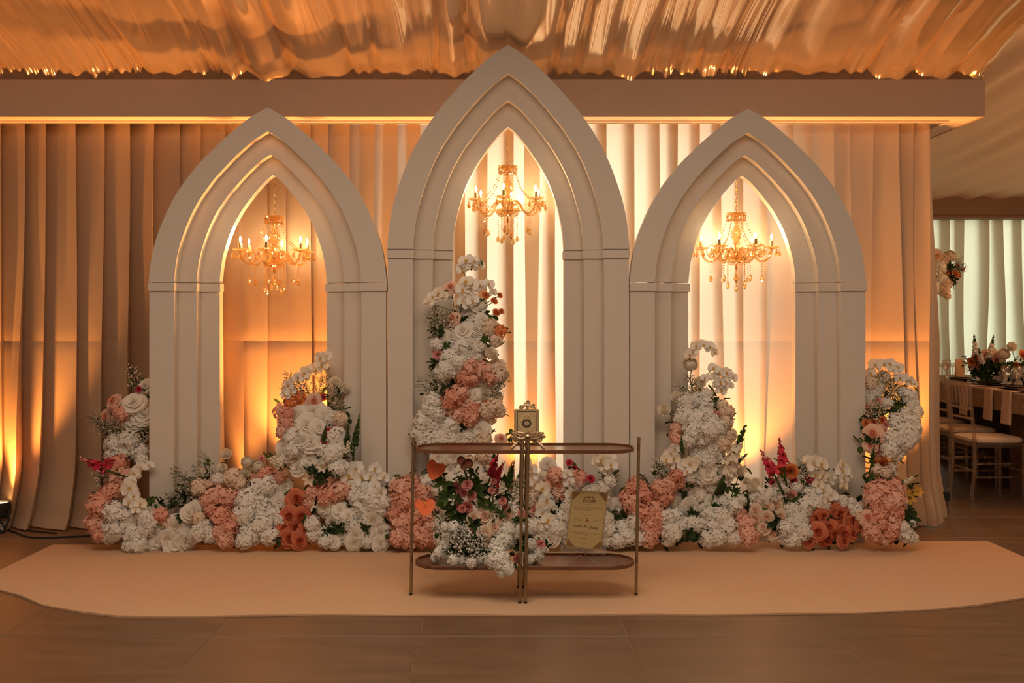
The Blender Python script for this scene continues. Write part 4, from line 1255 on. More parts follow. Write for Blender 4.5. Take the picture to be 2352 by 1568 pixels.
def arrangement(label, data, yfun, ctr, cat='flowers', leaves=5, group='floral arrangements along the arches', floor=0.0, lsize=(.03, .062)):
    """data: 'KIND px py r [dY]' or 'SPIKE bx by tx ty [dY]' or 'OS px,py,r px,py,r ...' (orchid spray) or a flower with a stem 'KIND px py r @ bx by'"""
    r = random.Random(hash_s(label))
    items = [s.strip() for s in data.replace('\n', ';').split(';') if s.strip()]
    base = W(ctr[0], ctr[1], yfun(ctr[0], ctr[1])); base.z = floor
    t = thing('floral_arrangement', base, label, cat, group)
    leafm = MB(); lm = []
    def place(px, py, rad, dY=0.0, jit=.03):
        Y = yfun(px, py) + dY + r.uniform(-jit, jit)
        Yf = (CH - floor) * F / (py + .92 * rad - CY) if py + rad > CY + 40 else 99
        Y = min(Y, Yf)
        return W(px, py, Y), Y
    def face(px, py, tilt=.5, up=.25):
        return Vector(((px - ctr[0]) / 240.0 + r.uniform(-tilt, tilt), -1.0, up + r.uniform(-tilt, tilt) * .8 + (ctr[1] - py) / 900.0)).normalized()
    def leafat(p, n, spread):
        for _ in range(n):
            d = Vector((r.uniform(-1, 1), r.uniform(-.6, .35), r.uniform(-.9, 1))).normalized()
            q = d.to_track_quat('Y', 'Z'); L = r.uniform(*lsize)
            o = p + Vector((r.uniform(-1, 1) * spread, r.uniform(.02, .10), r.uniform(-1, 1) * spread))
            if o.z < floor + .012: o.z = floor + .012 + r.uniform(0, .02)
            k = r.random() < .35
            vs = []
            for v in single_leaf[0].v:
                w_ = o + q @ Vector(v) * L
                if w_.z < floor + .003: w_.z = floor + .003
                vs.append(w_ - base)
            leafm.add(vs, single_leaf[0].f, 0 if k else 1)
    nstem = MB(); has_stem = False
    for it in items:
        tk = it.split()
        kd = tk[0]
        if kd == 'OS':
            pts = []
            sp_ = thing_part('orchid_spray', t)
            for b in tk[1:]:
                if b[0] == '@': continue
                px, py, rad = [float(v) for v in b.split(',')]
                p, Y = place(px, py, rad, -.05, .015)
                pts.append(p)
                d = face(px, py, .45, .05)
                q = d.to_track_quat('Z', 'Y')
                inst('orchid_bloom', r.choice(P['OR'][1]), sp_, p - base, q @ Quaternion((0, 0, 1), r.uniform(-.5, .5)), rad * 1.12 * Y / F)
            m = MB()
            pp = [p + Vector((0, .03, -.004)) - base for p in pts]
            if tk[-1][0] == '@':
                bx, by = [float(v) for v in tk[-1][1:].split(',')]
                q_ = W(bx, by, pts[0].y + .03) - base; e_ = min((pp[0], pp[-1]), key=lambda v: v.z)
                pp = (pp if e_ is pp[-1] else pp[::-1]) + [e_.lerp(q_, .5) + Vector((.006, 0, 0)), q_]
            if len(pp) > 1:
                m.tube(pp, .0028, 5); so = m.build('stem', M['stem'], sp_)
            leafat(pts[-1], 2, .03)
            continue
        if kd in SPK:
            bx, by, tx, ty = [float(v) for v in tk[1:5]]
            dY = float(tk[5]) if len(tk) > 5 else -.02
            Yb = min(yfun(bx, by), (CH - floor) * F / (by + 4 - CY) if by > CY + 40 else 99) + dY
            a = W(bx, by, Yb); b = W(tx, ty, Yb - .03)
            d = b - a
            nm, ms = SPK[kd]
            inst(nm, r.choice(ms), t, a - base, d.to_track_quat('Z', 'Y') @ Quaternion((0, 0, 1), r.uniform(0, 6)), d.length)
            continue
        px, py, rad = float(tk[1]), float(tk[2]), float(tk[3])
        stem_to = None
        if '@' in tk:
            k = tk.index('@'); stem_to = (float(tk[k + 1]), float(tk[k + 2])); rest = tk[4:k]
        else: rest = tk[4:]
        over = bool(rest) and rest[0][0] == '!'       # hangs over the tray rim
        dY = float(rest[0]) if rest and not over else 0.0
        if stem_to: dY -= .02
        p, Y = place(px, py, rad, dY, .012 if stem_to else .03)
        if over: Y = float(rest[0][1:]); p = W(px, py, Y)
        nm, ms = P[kd]
        sc = rad * Y / F
        if kd in ('WX', 'GY'):
            d = Vector(((px - ctr[0]) / 110 + r.uniform(-.5, .5), -.35 if kd == 'WX' else -.8, 1.0)).normalized()
            inst(nm, r.choice(ms), t, p - base, d.to_track_quat('Z', 'Y') @ Quaternion((0, 0, 1), r.uniform(0, 6)), sc * 1.4)
            leafat(p + Vector((0, .02, -.01)), 3, sc * .6)
            continue
        if stem_to: d = Vector(((px - stem_to[0]) / 60, -1.0, .75 + r.uniform(-.2, .2))).normalized()
        elif kd[0] == 'R' and kd != 'RK': d = face(px, py, .38, .15)
        else: d = face(px, py)
        spin = Quaternion((0, 0, 1), r.uniform(0, 6.28))
        if kd == 'AN': spin = Quaternion((0, 0, 1), r.uniform(-.4, .4)); d = Vector((.1, -1, .1 if py < 1100 else .9)).normalized()
        mul = {'H': 1.06, 'R': 1.10, 'B': 1.1, 'C': 1.12, 'A': 1.15, 'L': 1.2}.get(kd[0], 1.0)
        inst(nm, r.choice(ms), t, p - base, d.to_track_quat('Z', 'Y') @ spin, sc * mul)
        if stem_to:
            pb = W(stem_to[0], stem_to[1], Y + .03)
            if pb.z < floor + .01: pb.z = floor + .01
            mid = p.lerp(pb, .5) + Vector((r.uniform(-.01, .01), 0, 0))
            m = MB(); m.tube([p - d * sc * .5 - base, mid - base, pb - base], .0030, 5)
            m.build('stem', M['stem'], t)
            if r.random() < .7:
                lf = mid - base; dd = Vector((r.choice((-1, 1)) * .8, -.4, .6)).normalized(); q = dd.to_track_quat('Y', 'Z')
                leafm.add([lf + q @ Vector(v) * .035 for v in single_leaf[0].v], single_leaf[0].f, 0)
        else: leafat(p, leaves, sc * 1.0)
    fo = leafm.build('foliage', [M['green'], M['dark_green']], t, angle=None)
    fo['kind'] = 'stuff'
    return t
def hash_s(s):
    h = 7
    for c_ in s: h = (h * 31 + ord(c_)) % 1000003
    return h
def thing_part(name, parent):
    o = bpy.data.objects.new(name, None); o.empty_display_size = .03; COL.objects.link(o); o.parent = parent
    return o

def ygen(col, rowY=6.43, front=6.30, y0=1040, y1=1250):
    """column depth above y0, then coming forward towards the floor"""
    return lambda px, py: col + (front - col) * smooth01((py - y0) / (y1 - y0))

A1 = '''WX 303 872 24 .06; CM 319 894 7; RW 333 886 15 .05; RW 306 924 23; RW 329 951 22; RW 308 966 18; RP 260 920 15 @ 290 950; RP 244 956 15; HP 278 950 18; HP 262 935 10; RW 326 915 16 .05
WX 228 978 22; WX 252 988 24; WX 277 990 24; WX 322 1004 24; WX 322 1030 24; WX 300 995 22; LD 310 1010 16
HW 268 1020 27; HW 297 1012 25; HW 319 1036 23; HW 256 1045 17; HW 285 1042 20; HW 325 1058 16
ST 300 1100 180 1052; ST 290 1075 235 1050; CM 246 1058 8; HP 274 1066 22; HP 266 1098 21; HP 256 1130 24; HP 226 1160 27; HP 221 1200 25; HP 230 1228 18; HP 284 1088 18; HP 240 1140 18; WX 232 1106 24; WX 248 1092 20
OS 344,1069,12 324,1074,15 308,1089,18 300,1105,14 298,1121,20 309,1139,17 298,1154,16 322,1157,14 312,1172,10
HW 265 1176 27; HW 297 1182 26; HW 332 1184 26; HW 262 1214 29; HW 290 1208 24; HW 309 1227 27; HW 319 1250 22; HW 300 1253 18; HW 345 1200 20; HW 250 1232 18; HW 335 1215 22
RW 370 1214 18; RW 405 1211 22; RW 427 1243 22; RW 402 1249 20; RW 434 1178 17; RP 343 1211 13; RW 386 1237 18; RW 360 1246 17; HP 370 1183 18; HB 385 1200 14; LD 415 1190 16; LF 345 1150 14; HW 378 1225 14'''
arrangement('white and pink flower column beside the outer left pillar of the left arch', A1, lambda px, py: 6.66 - .33 * smooth01((py - 1000) / 180), (285, 1200))

A2 = '''WX 424 1096 24; WX 432 1130 24; WX 408 1150 22; WX 478 1066 22; WX 466 1090 22; WX 424 1158 24; WX 440 1110 22; LD 430 1140 18; LD 400 1160 16; LD 445 1165 14
RK 461 1082 10 @ 468 1115; RK 520 1042 12 @ 517 1090; RK 510 1074 12 @ 515 1115; RK 568 1060 12 @ 562 1110; RK 565 1083 12 @ 555 1130; RK 593 1070 14 @ 585 1105; CN 600 1053 7 @ 596 1090
HP 494 1138 30; HP 524 1144 27; HP 492 1168 26; HP 508 1185 23; HP 527 1208 27; HP 518 1240 19; HP 476 1150 20; HP 545 1190 18; HP 505 1222 18
HB 536 1097 23; HW 504 1100 18; HB 456 1119 20; HB 478 1112 16; HB 550 1110 18; RW 444 1170 16; HB 455 1190 16
HW 593 1125 29; HW 612 1114 24; HW 568 1151 29; HW 561 1182 28; HW 596 1162 26; HW 600 1202 29; HW 574 1227 28; HW 619 1229 23; HW 561 1241 20; HW 640 1195 18; HW 585 1180 22; HW 625 1180 20
RW 641 1154 22; RW 654 1121 18; RW 628 1195 18; HP 612 1095 25; HP 642 1094 18; HP 590 1098 14
HW 469 1215 22; HW 485 1229 20; HW 456 1224 20; HW 445 1236 14; HW 500 1235 14
RC 681 1146 20; RC 663 1184 18; RC 692 1186 18; RC 676 1211 17; RC 653 1213 15; RC 663 1236 18; RC 689 1241 18; RC 646 1240 14; RC 700 1215 13; HP 715 1135 18; HP 450 1189 16; HP 708 1160 14
CM 545 1130 8; SD 655 1085 606 1037; LD 640 1240 14; LF 700 1195 12'''
arrangement('low mound of white and pink hydrangeas with a coral rose cluster under the left arch', A2, ygen(6.50, front=6.30, y0=1060), (560, 1180))

A3 = '''OS 752,818,13 737,822,15 738,838,16 728,846,14 712,853,17 700,858,17 685,868,13 @690,930; RK 769 876 12 @ 762 940; RK 792 890 12 @ 768 940
WX 749 868 20 .06; WX 676 884 24; WX 692 905 24; WX 708 902 24; WX 765 910 22; WX 655 905 18; WX 780 945 20; WX 735 890 22
OS 664,884,16 657,905,15 668,900,13; HO 673 924 18; HO 690 912 14; RP 721 921 15; CM 740 912 9; HP 647 945 20; HP 658 972 21; HP 650 990 17; HP 666 1010 12; HP 660 950 16
RW 679 953 19; RW 721 950 23; RW 705 976 24; RW 733 983 19; HW 758 960 22; HB 780 962 18; RW 698 948 18; RW 745 955 16
RW 696 1012 21; RW 714 1014 22; HW 673 1005 23; HW 673 1030 24; RW 679 1052 26; RW 657 1030 19; RW 714 1049 21; RW 684 1074 18; RW 700 1035 20; HW 655 1052 16; RW 735 1020 14; HW 700 1070 16; RW 725 1075 14
CM 756 994 12; CM 775 984 11; CM 746 1010 9; CN 765 1005 8; SG 789 1045 804 967; SG 812 1058 821 950; SG 738 1030 752 970; SD 795 1050 806 1000
HW 772 1002 25; HW 762 1042 26; HW 778 1028 22; HW 743 1033 17; HW 786 1010 16; HW 750 1060 18; SD 668 1078 612 1039 -.06
AL 711 1100 16; AL 740 1072 13; LD 752 1088 18; LD 735 1095 18; LD 720 1080 16; LD 770 1085 16; LF 758 1075 14; HW 776 1074 22'''
arrangement('white rose and hydrangea column in the opening of the left arch by its right pillar', A3, lambda px, py: 6.62 - .17 * smooth01((py - 880) / 120) - .08 * smooth01((py - 1000) / 150), (715, 1050))

A3b = '''OS 786,1070,15 800,1092,19 818,1076,19 829,1093,18 813,1106,17 806,1114,12; OS 861,1076,15 851,1094,15 880,1096,14 861,1116,15 874,1130,14 866,1142,10
HP 764 1106 26; HP 784 1125 27; HP 756 1135 25; HP 742 1115 16; HP 772 1148 18; HP 745 1150 16; HP 800 1130 18
HW 820 1138 25; HW 848 1140 27; HW 826 1168 27; HW 858 1160 26; HW 880 1154 18; HW 840 1120 20; HW 876 1175 16
RW 745 1168 18; RW 781 1172 17; RW 765 1199 21; RW 858 1195 20; HW 718 1203 19; HW 723 1224 21; HW 749 1241 19; HW 735 1220 16; RW 785 1230 18; RW 816 1230 18; RW 845 1224 18; RW 874 1224 20; RW 874 1248 17; RW 816 1247 17; HW 807 1206 18; RW 838 1205 16; RW 800 1185 15
AL 714 1160 13; LD 800 1195 18; LD 780 1212 18; LD 765 1222 18; LD 840 1212 16; LD 745 1222 14; LD 885 1190 14; RW 765 1245 14; HW 842 1246 14; LF 815 1150 12'''
arrangement('white orchid and rose mound at the foot of the right pillar of the left arch', A3b, ygen(6.48, front=6.30, y0=1060), (800, 1170))

A4 = '''OS 1060,617,14 1071,600,18 1084,610,16 1100,609,14 1090,600,12 @1078,655; OS 1062,666,17 1071,648,17 1084,656,18 1077,668,12; OS 1132,672,10 1122,653,14 1103,657,14 @1092,700; OS 985,694,12 995,682,16 1008,674,16 1018,680,13 @1040,715; OS 1062,691,15 1084,689,16 1074,700,12
RP 1035 659 14 @ 1043 715; CO 1116 678 9 @ 1100 705; CO 1135 691 8 @ 1105 712; CO 1148 678 7 @ 1110 700; CO 1140 717 9 @ 1110 735; CO 1152 715 7 @ 1115 735; RP 1039 731 15; RW 1075 710 20; RW 1097 697 17; RW 1080 725 18
WX 1008 740 24; WX 1018 755 24; WX 1056 725 22; WX 1002 758 20; WX 1030 745 22; WX 1005 725 20; LD 1010 765 16; LD 1055 735 14
RW 1063 758 20; RW 1094 758 21; RW 1036 774 18; RW 1084 734 18; HB 1124 752 22; HO 1147 761 17; HB 1137 780 18; RW 1110 735 14; RW 1075 780 18; CN 1012 775 9; CN 1006 815 11; HW 1004 790 16; LF 1027 796 14; LF 1116 780 14; LF 1122 735 16; LF 1112 720 14; LD 1000 830 14
HW 1059 798 22; HW 1078 783 20; HW 1033 822 24; HW 1052 831 22; HW 1024 847 22; HW 1014 857 20; RW 1090 812 18; RK 1129 812 15 @ 1108 850; RK 1110 802 13; RW 1100 790 14; HW 1070 820 18; HW 1045 800 18; HW 1040 850 18
HP 1078 843 24; HP 1108 849 24; HP 1066 868 22; HP 1127 869 16; HP 1085 870 18; HB 1140 847 23; HB 1147 860 20; RK 1116 860 14; RK 1100 874 14; HB 1135 880 16
WX 1000 884 24; WX 980 890 22; WX 1020 890 24; WX 1145 885 24; WX 1138 905 20; LD 1045 882 16; LD 1030 895 16; LD 1015 900 14; RK 1116 896 15; RK 1116 913 15; RW 1090 905 15; HB 1140 915 16
HP 1039 914 26; HP 1058 902 24; HP 1070 928 26; HP 1026 936 21; HP 1052 949 27; HP 1080 958 22; HP 1090 938 16; HW 995 920 22; HW 988 940 22; HW 1005 950 18; CO 1116 928 9; HB 1134 936 22; HB 1147 943 16; HB 1119 942 20; HB 1125 960 16
HW 976 968 26; HW 1001 975 28; HW 1033 978 26; HW 966 997 22; HW 993 1007 23; RW 1084 991 21; RW 1059 1007 20; RW 1103 987 18; HB 1110 1007 20; RW 1027 997 18; HW 1020 1015 20; HW 1000 1030 20; HW 975 1020 18; HB 1090 1020 18; LD 1060 980 14; RP 1151 1007 12 @ 1140 1060; LF 1170 1010 10
RW 1008 1052 18; RW 1042 1052 19; HB 1110 1047 18; RW 1035 1080 17; RW 1066 1083 18; HB 1079 1062 18; RW 1096 1083 17; RW 1060 1040 16; HB 1125 1070 16; ST 1118 1095 1146 1040; ST 1125 1120 1158 1058; RW 1020 1100 18; HW 1050 1110 20; HW 1085 1110 20; RW 1115 1110 17; WX 1130 1090 20; LD 1000 1070 14; HW 1010 1125 18; HW 1060 1140 22; HW 1100 1140 22; HW 1030 1160 22; HW 1080 1175 22; HW 1130 1160 20; SG 1165 1120 1176 1058'''
arrangement('tall flower column climbing the left pillar of the tall centre arch', A4, lambda px, py: 6.50 - .05 * smooth01((py - 700) / 100) - .10 * smooth01((py - 960) / 200), (1060, 960))

A5 = '''HP 924 1123 29; HP 948 1116 27; HP 968 1130 26; HP 910 1150 23; HP 931 1150 28; HP 978 1155 22; HP 955 1150 24; HP 924 1204 27; HP 948 1191 28; HP 978 1184 26; HP 914 1236 21; HP 937 1238 25; HP 971 1231 25; HP 988 1211 21; HP 905 1180 18; HP 950 1170 20; HP 955 1215 22; HP 995 1240 18
HW 981 1106 18; HW 1000 1130 18; HW 905 1110 14; LD 995 1180 14; LD 905 1225 12; HW 1010 1200 22; HW 1015 1235 22; HW 1045 1215 22; HW 1080 1230 22; HP 1000 1165 18; HW 1040 1190 20'''
arrangement('large coral pink hydrangea mound between the left and centre arches', A5, ygen(6.46, front=6.30, y0=1100), (955, 1180))

A6 = '''HP 1275 1093 20; HP 1330 1099 20; HP 1290 1105 18; HP 1315 1112 18; HP 1262 1110 16; RW 1259 1069 14; RW 1245 1100 14; RK 1311 1090 13; CM 1308 1062 8 @ 1305 1110; CM 1357 1099 9 @ 1340 1130; OS 1369,1060,13 1380,1056,16 1401,1052,15 1403,1068,16 1386,1070,14 1394,1082,10 @1370,1130
OS 1303,1088,12 1308,1106,14 1298,1120,14 1310,1134,13; RP 1286 1116 17; RP 1272 1140 15; RP 1228 1167 15; RP 1296 1140 14; OS 1208,1062,15 1221,1078,14 1222,1096,15 1215,1108,12
OS 1246,1122,17 1256,1148,18 1244,1164,14 1247,1178,18 1265,1168,16 1259,1194,17 1250,1205,12
HW 1235 1211 22; HW 1289 1191 24; HW 1279 1214 23; RW 1265 1236 18; RW 1414 1167 19; HW 1360 1130 21; HW 1384 1122 20; HW 1400 1105 16; HW 1345 1150 20; HW 1380 1150 22; HW 1330 1170 22; HW 1305 1165 20; HW 1350 1190 24; HW 1390 1195 22; HW 1330 1215 22; HW 1365 1225 22; HW 1310 1235 20; HW 1345 1243 18; HW 1240 1235 18
HW 1428 1214 24; HW 1446 1231 22; HW 1420 1241 19; HW 1397 1216 18; HW 1400 1240 18; WX 1405 1100 16; LF 1320 1120 14; LF 1340 1110 12; LD 1285 1160 18; LD 1300 1180 16; LD 1270 1180 14; LD 1420 1190 14; LD 1400 1180 12; SD 1180 1140 1195 1080; AL 1345 1130 12; CM 1320 1075 6; HB 1230 1130 18; HB 1215 1150 18; HW 1190 1180 22; HW 1210 1210 22; HW 1195 1235 20; HW 1160 1220 20; HW 1180 1150 18'''
arrangement('white orchid and peach rose mound behind the invitation sign under the centre arch', A6, ygen(6.48, front=6.30, y0=1100), (1320, 1170))

A7 = '''OS 1583,816,13 1592,808,12 1599,795,13 1616,792,13 1630,797,13 1641,810,10 @1592,900; RK 1586 836 14 @ 1590 905; RK 1607 878 14 @ 1606 910; OS 1619,868,10 1639,846,13 1652,858,14 1640,866,12 1669,856,13 1683,867,12 1653,878,15 1666,876,13 1677,886,9; OS 1656,896,14 1648,884,12 1662,888,10
RK 1554 911 13 @ 1572 935; RK 1525 941 15 @ 1556 962; RK 1586 950 15; LF 1640 926 18; LF 1634 905 14; LF 1650 930 14; WX 1588 888 20; WX 1570 900 16
HW 1573 922 22; HW 1596 920 22; HW 1619 910 20; HW 1622 932 20; HW 1566 959 20; HW 1599 966 26; HW 1619 952 22; HW 1639 970 20; CO 1640 950 9; CN 1650 954 10; CN 1642 960 8; HB 1669 946 18; HB 1669 969 16; HB 1658 930 14; HW 1580 945 20
HW 1592 989 26; HW 1626 989 26; HW 1651 982 20; HW 1650 1005 22; HB 1676 999 17; HP 1553 985 16; HP 1556 1012 16; HP 1548 998 12; HW 1610 1010 22; HW 1580 1012 18; HB 1665 1020 18
RW 1604 1034 22; RW 1638 1029 19; RW 1646 1049 18; RW 1624 1055 18; OS 1549,1030,14 1539,1042,17 1531,1055,15 1548,1052,15 1540,1068,12; OS 1594,1058,14 1584,1066,18 1570,1068,16 1578,1082,13; HW 1626 1060 18; HW 1605 1062 16; SG 1569 1055 1564 998; LF 1612 1075 12
RW 1626 1087 20; RW 1642 1105 18; RW 1608 1092 17; HP 1553 1092 18; HP 1539 1111 22; HP 1560 1105 16; WX 1516 1088 24; WX 1524 1078 20; HP 1516 1120 20; HP 1526 1137 22; LF 1575 1100 14; LD 1580 1110 14; RW 1655 1085 16; HW 1585 1095 16'''
arrangement('white hydrangea and orchid column in the opening of the right arch by its left pillar', A7, lambda px, py: 6.56 - .12 * smooth01((py - 900) / 100) - .06 * smooth01((py - 1000) / 150), (1610, 1040))

A7b = '''HP 1460 1118 24; HP 1480 1137 24; HP 1453 1158 25; HP 1506 1171 24; HP 1476 1180 26; HP 1503 1208 26; HP 1490 1236 22; HP 1500 1140 18; HP 1440 1140 18; HP 1480 1210 20; HP 1515 1190 18; WX 1486 1108 16; HW 1470 1235 18; HW 1455 1200 18
SD 1640 1130 1712 976 -.05; SD 1672 1080 1718 1040 -.06; SD 1650 1140 1700 1050; AL 1682 1084 14; AL 1705 1078 13; AL 1660 1110 12; RK 1700 1085 10 @ 1680 1140; LF 1668 1120 16; LF 1690 1130 14; LF 1640 1140 14; LF 1560 1125 14; LD 1570 1135 14; CM 1652 1128 7
RW 1594 1135 23; RW 1558 1156 20; RW 1586 1166 18; RW 1632 1151 19; RW 1615 1120 15; HW 1549 1184 22; HW 1530 1191 20; HW 1543 1222 24; HW 1586 1201 22; HW 1606 1206 20; HW 1565 1210 16; HW 1629 1181 20; HW 1659 1188 26; HW 1672 1211 24; HW 1626 1236 22; HW 1652 1229 24; HW 1682 1233 20; HW 1640 1205 20; HW 1685 1161 20; HW 1660 1155 18; HW 1535 1240 16; HW 1700 1150 16; RW 1620 1175 15
LD 1580 1228 20; LD 1560 1240 18; LD 1600 1232 18; LD 1590 1180 16; LD 1615 1215 14; LD 1640 1165 12'''
arrangement('pink hydrangea and white rose mound at the left foot of the right arch', A7b, ygen(6.47, front=6.30, y0=1080), (1570, 1180))

A8 = '''HP 1699 1181 18; HP 1712 1201 21; HP 1718 1230 24; HP 1699 1228 18; HP 1705 1212 18; RK 1728 1118 13 @ 1745 1165; RK 1736 1106 10 @ 1745 1160; RK 1715 1105 9 @ 1740 1160; HW 1758 1141 20; HW 1781 1135 22; HW 1798 1118 20; HW 1735 1140 16; HB 1745 1150 16
RB 1762 1163 14; RB 1786 1161 16; RB 1793 1186 15; RB 1735 1191 16; RB 1762 1188 14; RB 1753 1211 14; RB 1775 1226 15; RB 1735 1171 13; RB 1748 1178 12; LD 1780 1195 18; LD 1770 1205 16; LD 1785 1215 14
ST 1801 1136 1745 1033 -.05; ST 1805 1115 1786 1006 -.05; CO 1815 1082 17; CO 1793 1078 12; CM 1859 1100 9 @ 1850 1140; CN 1818 1138 12; CM 1775 1108 7; CM 1821 1105 10; LF 1808 1150 14; LF 1840 1140 14; LF 1825 1150 12; LF 1850 1125 12; HW 1830 1120 14; HB 1800 1100 14
WX 1851 1085 24; WX 1860 1098 22; WX 1845 1075 20; WX 1855 1112 20; OS 1856,1058,13 1868,1064,20 1885,1066,18 1874,1089,16 1901,1100,17 1888,1092,13; OS 1934,1066,12 1934,1080,18 1936,1098,16 1937,1114,12 1948,1092,10 1924,1090,14; OS 1880,1112,13 1891,1126,18 1908,1138,16 1900,1146,12
HW 1874 1151 24; HW 1851 1158 22; HW 1861 1135 20; HW 1821 1171 20; HW 1845 1175 18; HW 1805 1214 20; HW 1828 1201 26; HW 1821 1233 24; HW 1845 1221 22; HW 1800 1235 16; HW 1840 1190 18
RC 1874 1191 19; RC 1891 1187 17; RC 1908 1164 18; RC 1926 1179 19; RC 1957 1198 19; RC 1929 1206 18; RC 1879 1221 18; RC 1899 1237 18; RC 1917 1224 16; RC 1938 1224 17; RC 1957 1225 15; RC 1937 1243 14; RC 1858 1241 15; RC 1904 1210 16; RC 1868 1206 13; RC 1945 1182 14; RC 1975 1210 12; LD 1895 1206 12; LD 1905 1190 12
HW 1951 1161 20; HW 1967 1171 18; HW 1935 1152 16; RB 1980 1168 13; HW 1915 1150 16; HW 1895 1160 16; HB 1975 1185 13'''
arrangement('orchid and coral rose mound with pink stocks at the right foot of the right arch', A8, ygen(6.47, front=6.30, y0=1080), (1850, 1170))

A9 = '''OS 2000,857,13 2010,838,15 2030,836,13 2043,836,14 2063,844,13 2052,850,10; OS 2067,869,12 2078,866,10 2090,876,12 2100,882,8; WX 2043,886,24; WX 2030 878 22; WX 2047 900 24; WX 2055 890 20; WX 2017 946 24; WX 2026 956 24; WX 2006 962 22; WX 2012 952 20; HB 2000 878 17; HW 2004 899 24; HW 1997 916 18; HW 2028 866 16; HW 2020 890 14
RP 2015 922 15; RP 1994 939 18; HW 2090 910 18; HW 2037 928 16; HW 2080 952 18; HW 2105 946 16; LF 2063 946 18; LF 2055 930 16; LD 2070 930 16; LD 2045 945 16; WX 2075 925 22; WX 2060 915 20; HW 2072 900 14; HW 2095 930 16
CO 1990 972 10; CO 2007 970 10; CO 2027 965 10; CO 2047 972 11; CN 2000 978 8; CN 2035 975 8; RP 2005 997 19; RP 2028 992 16; HW 2070 985 26; HW 2090 972 24; HW 2053 1005 24; HW 2086 1002 26; HW 2045 1032 22; HW 2067 1025 22; HW 2100 985 17; HW 2080 1015 20; HW 2056 965 18; RP 2000 1022 14; RP 2020 1032 15; HW 2058 1045 16; LD 2012 1010 12; LD 1995 1010 12
SG 1998 1085 2010 1020; SD 2050 1092 2058 1060; SD 2062 1112 2112 1090; CO 2024 1068 17; HB 2012 1078 14; CO 2010 1062 12; HB 2035 1085 14; HW 2047 1088 13; LF 2040 1095 12; LF 2000 1095 14; HB 2050 1070 14
HP 2024 1125 28; HP 2050 1121 27; HP 2010 1148 25; HP 2053 1151 27; HP 2030 1161 28; HP 2004 1125 20; HP 2065 1135 18; HP 2020 1180 20; RP 1994 1189 16; RB 1988 1200 12; HP 2020 1198 27; HP 2050 1198 25; HP 2004 1222 23; HP 2030 1233 22; HP 1995 1210 16; HP 2045 1222 20; HP 2060 1175 18; RC 2057 1231 12
AY 2090 1141 17; AY 2110 1128 13; AY 2080 1130 12; LD 2093 1188 20; LF 2085 1175 16; LD 2080 1200 16; HW 2080 1226 20; HW 2093 1235 16; HW 2073 1151 12; HW 2072 1165 12; HW 2095 1200 12; HW 2073 1210 16'''.replace('2043,886,24', '2043 886 24')
arrangement('round-topped white and pink flower column at the right end before the curtain corner', A9, lambda px, py: 6.64 - .22 * smooth01((py - 900) / 120) - .12 * smooth01((py - 1040) / 150), (2040, 1150))

# arrangement on the lower tray of the console
A10 = '''AN 1002 1072 23 -.02 @ 1010 1140; AN 976 1160 24 -.03 @ 1012 1195; BK 1059 1057 8 @ 1080 1140; BK 1076 1064 9 @ 1085 1140; BK 1066 1070 7 @ 1083 1140; ST 1117 1130 1142 1045 .04; ST 1125 1150 1156 1062 .02
CN 1049 1120 13; CN 1073 1112 12 @ 1080 1160; CN 1083 1137 11; CN 1056 1164 12; CN 1074 1164 13; CN 1064 1132 9; CN 1130 1126 9 @ 1130 1180; CN 1147 1127 9; CN 1155 1150 9; CN 1160 1164 8; CN 1199 1179 10 @ 1175 1200; CN 1134 1105 7 @ 1130 1160; CN 1062 1168 9
LF 1096 1110 20; LF 1103 1145 22; LF 1100 1128 20; LF 1018 1110 20; LF 1028 1140 22; LF 1042 1170 20; LF 1022 1160 18; LF 1012 1090 14; LF 1055 1145 16; LF 1125 1165 16; LF 1150 1180 14; LF 1190 1197 14; LF 1060 1105 14; LF 1085 1085 12; LD 1060 1190 20; LD 1090 1205 20; LD 1045 1195 20; LD 1140 1195 18; LD 1065 1175 18; LD 1165 1145 16; LD 1120 1130 18; LD 1035 1125 16; LF 1160 1105 14
RB 1113 1186 19; RB 1088 1189 14; RB 1167 1186 16; RB 1135 1211 16; RB 1086 1219 15; RB 1113 1226 16; RB 1150 1192 11; HW 1140 1157 10; SG 1167 1140 1180 1056; SD 1150 1150 1160 1090; SD 1178 1150 1186 1105; WX 1188 1120 20; WX 1180 1135 20; WX 1200 1155 18; WX 1020 1200 18; WX 1012 1225 18
HW 1042 1212 16; HW 1022 1210 12; HW 1060 1215 12; GY 1062 1240 26 -.02; GY 1083 1255 28 -.03; GY 1104 1248 26 -.02; GY 1058 1262 26 -.03; GY 1092 1272 26 -.03; GY 1040 1250 24 -.01; GY 1072 1228 22 -.01; GY 1112 1268 22 -.03; GY 1034 1272 20; LD 1075 1260 22; LD 1090 1245 22; LD 1060 1250 22; LD 1100 1262 20; LD 1045 1262 18
HW 1167 1221 22; HW 1160 1241 24; HW 1142 1268 22 -.03; HW 1150 1285 22 -.05; HW 1128 1284 18 -.04; HW 1182 1230 16; HW 1150 1230 16; HW 1140 1250 16; HW 1150 1292 22 !5.14; HW 1165 1305 17 !5.12; HW 1132 1288 18 !5.15; HW 1153 1316 12 !5.12; HW 1012 1270 16; HW 1042 1286 14 -.01; HW 1083 1291 13 -.02; HW 1062 1287 12 -.02; HW 1102 1286 12 -.02; HW 1020 1255 14; HW 1000 1280 12
HW 1221 1211 18 .03; HW 1231 1272 20; HW 1240 1260 15; HW 1220 1250 14; CN 1242 1250 10; CN 1221 1258 10; CN 1188 1282 11 -.03; RK 1188 1272 6 -.03; RK 1203 1274 6 -.03; RK 1254 1262 6; LF 1205 1248 14; LD 1200 1255 16; LD 1190 1250 16; LD 1210 1235 14; HW 1195 1215 14 .03; HW 1215 1285 12'''
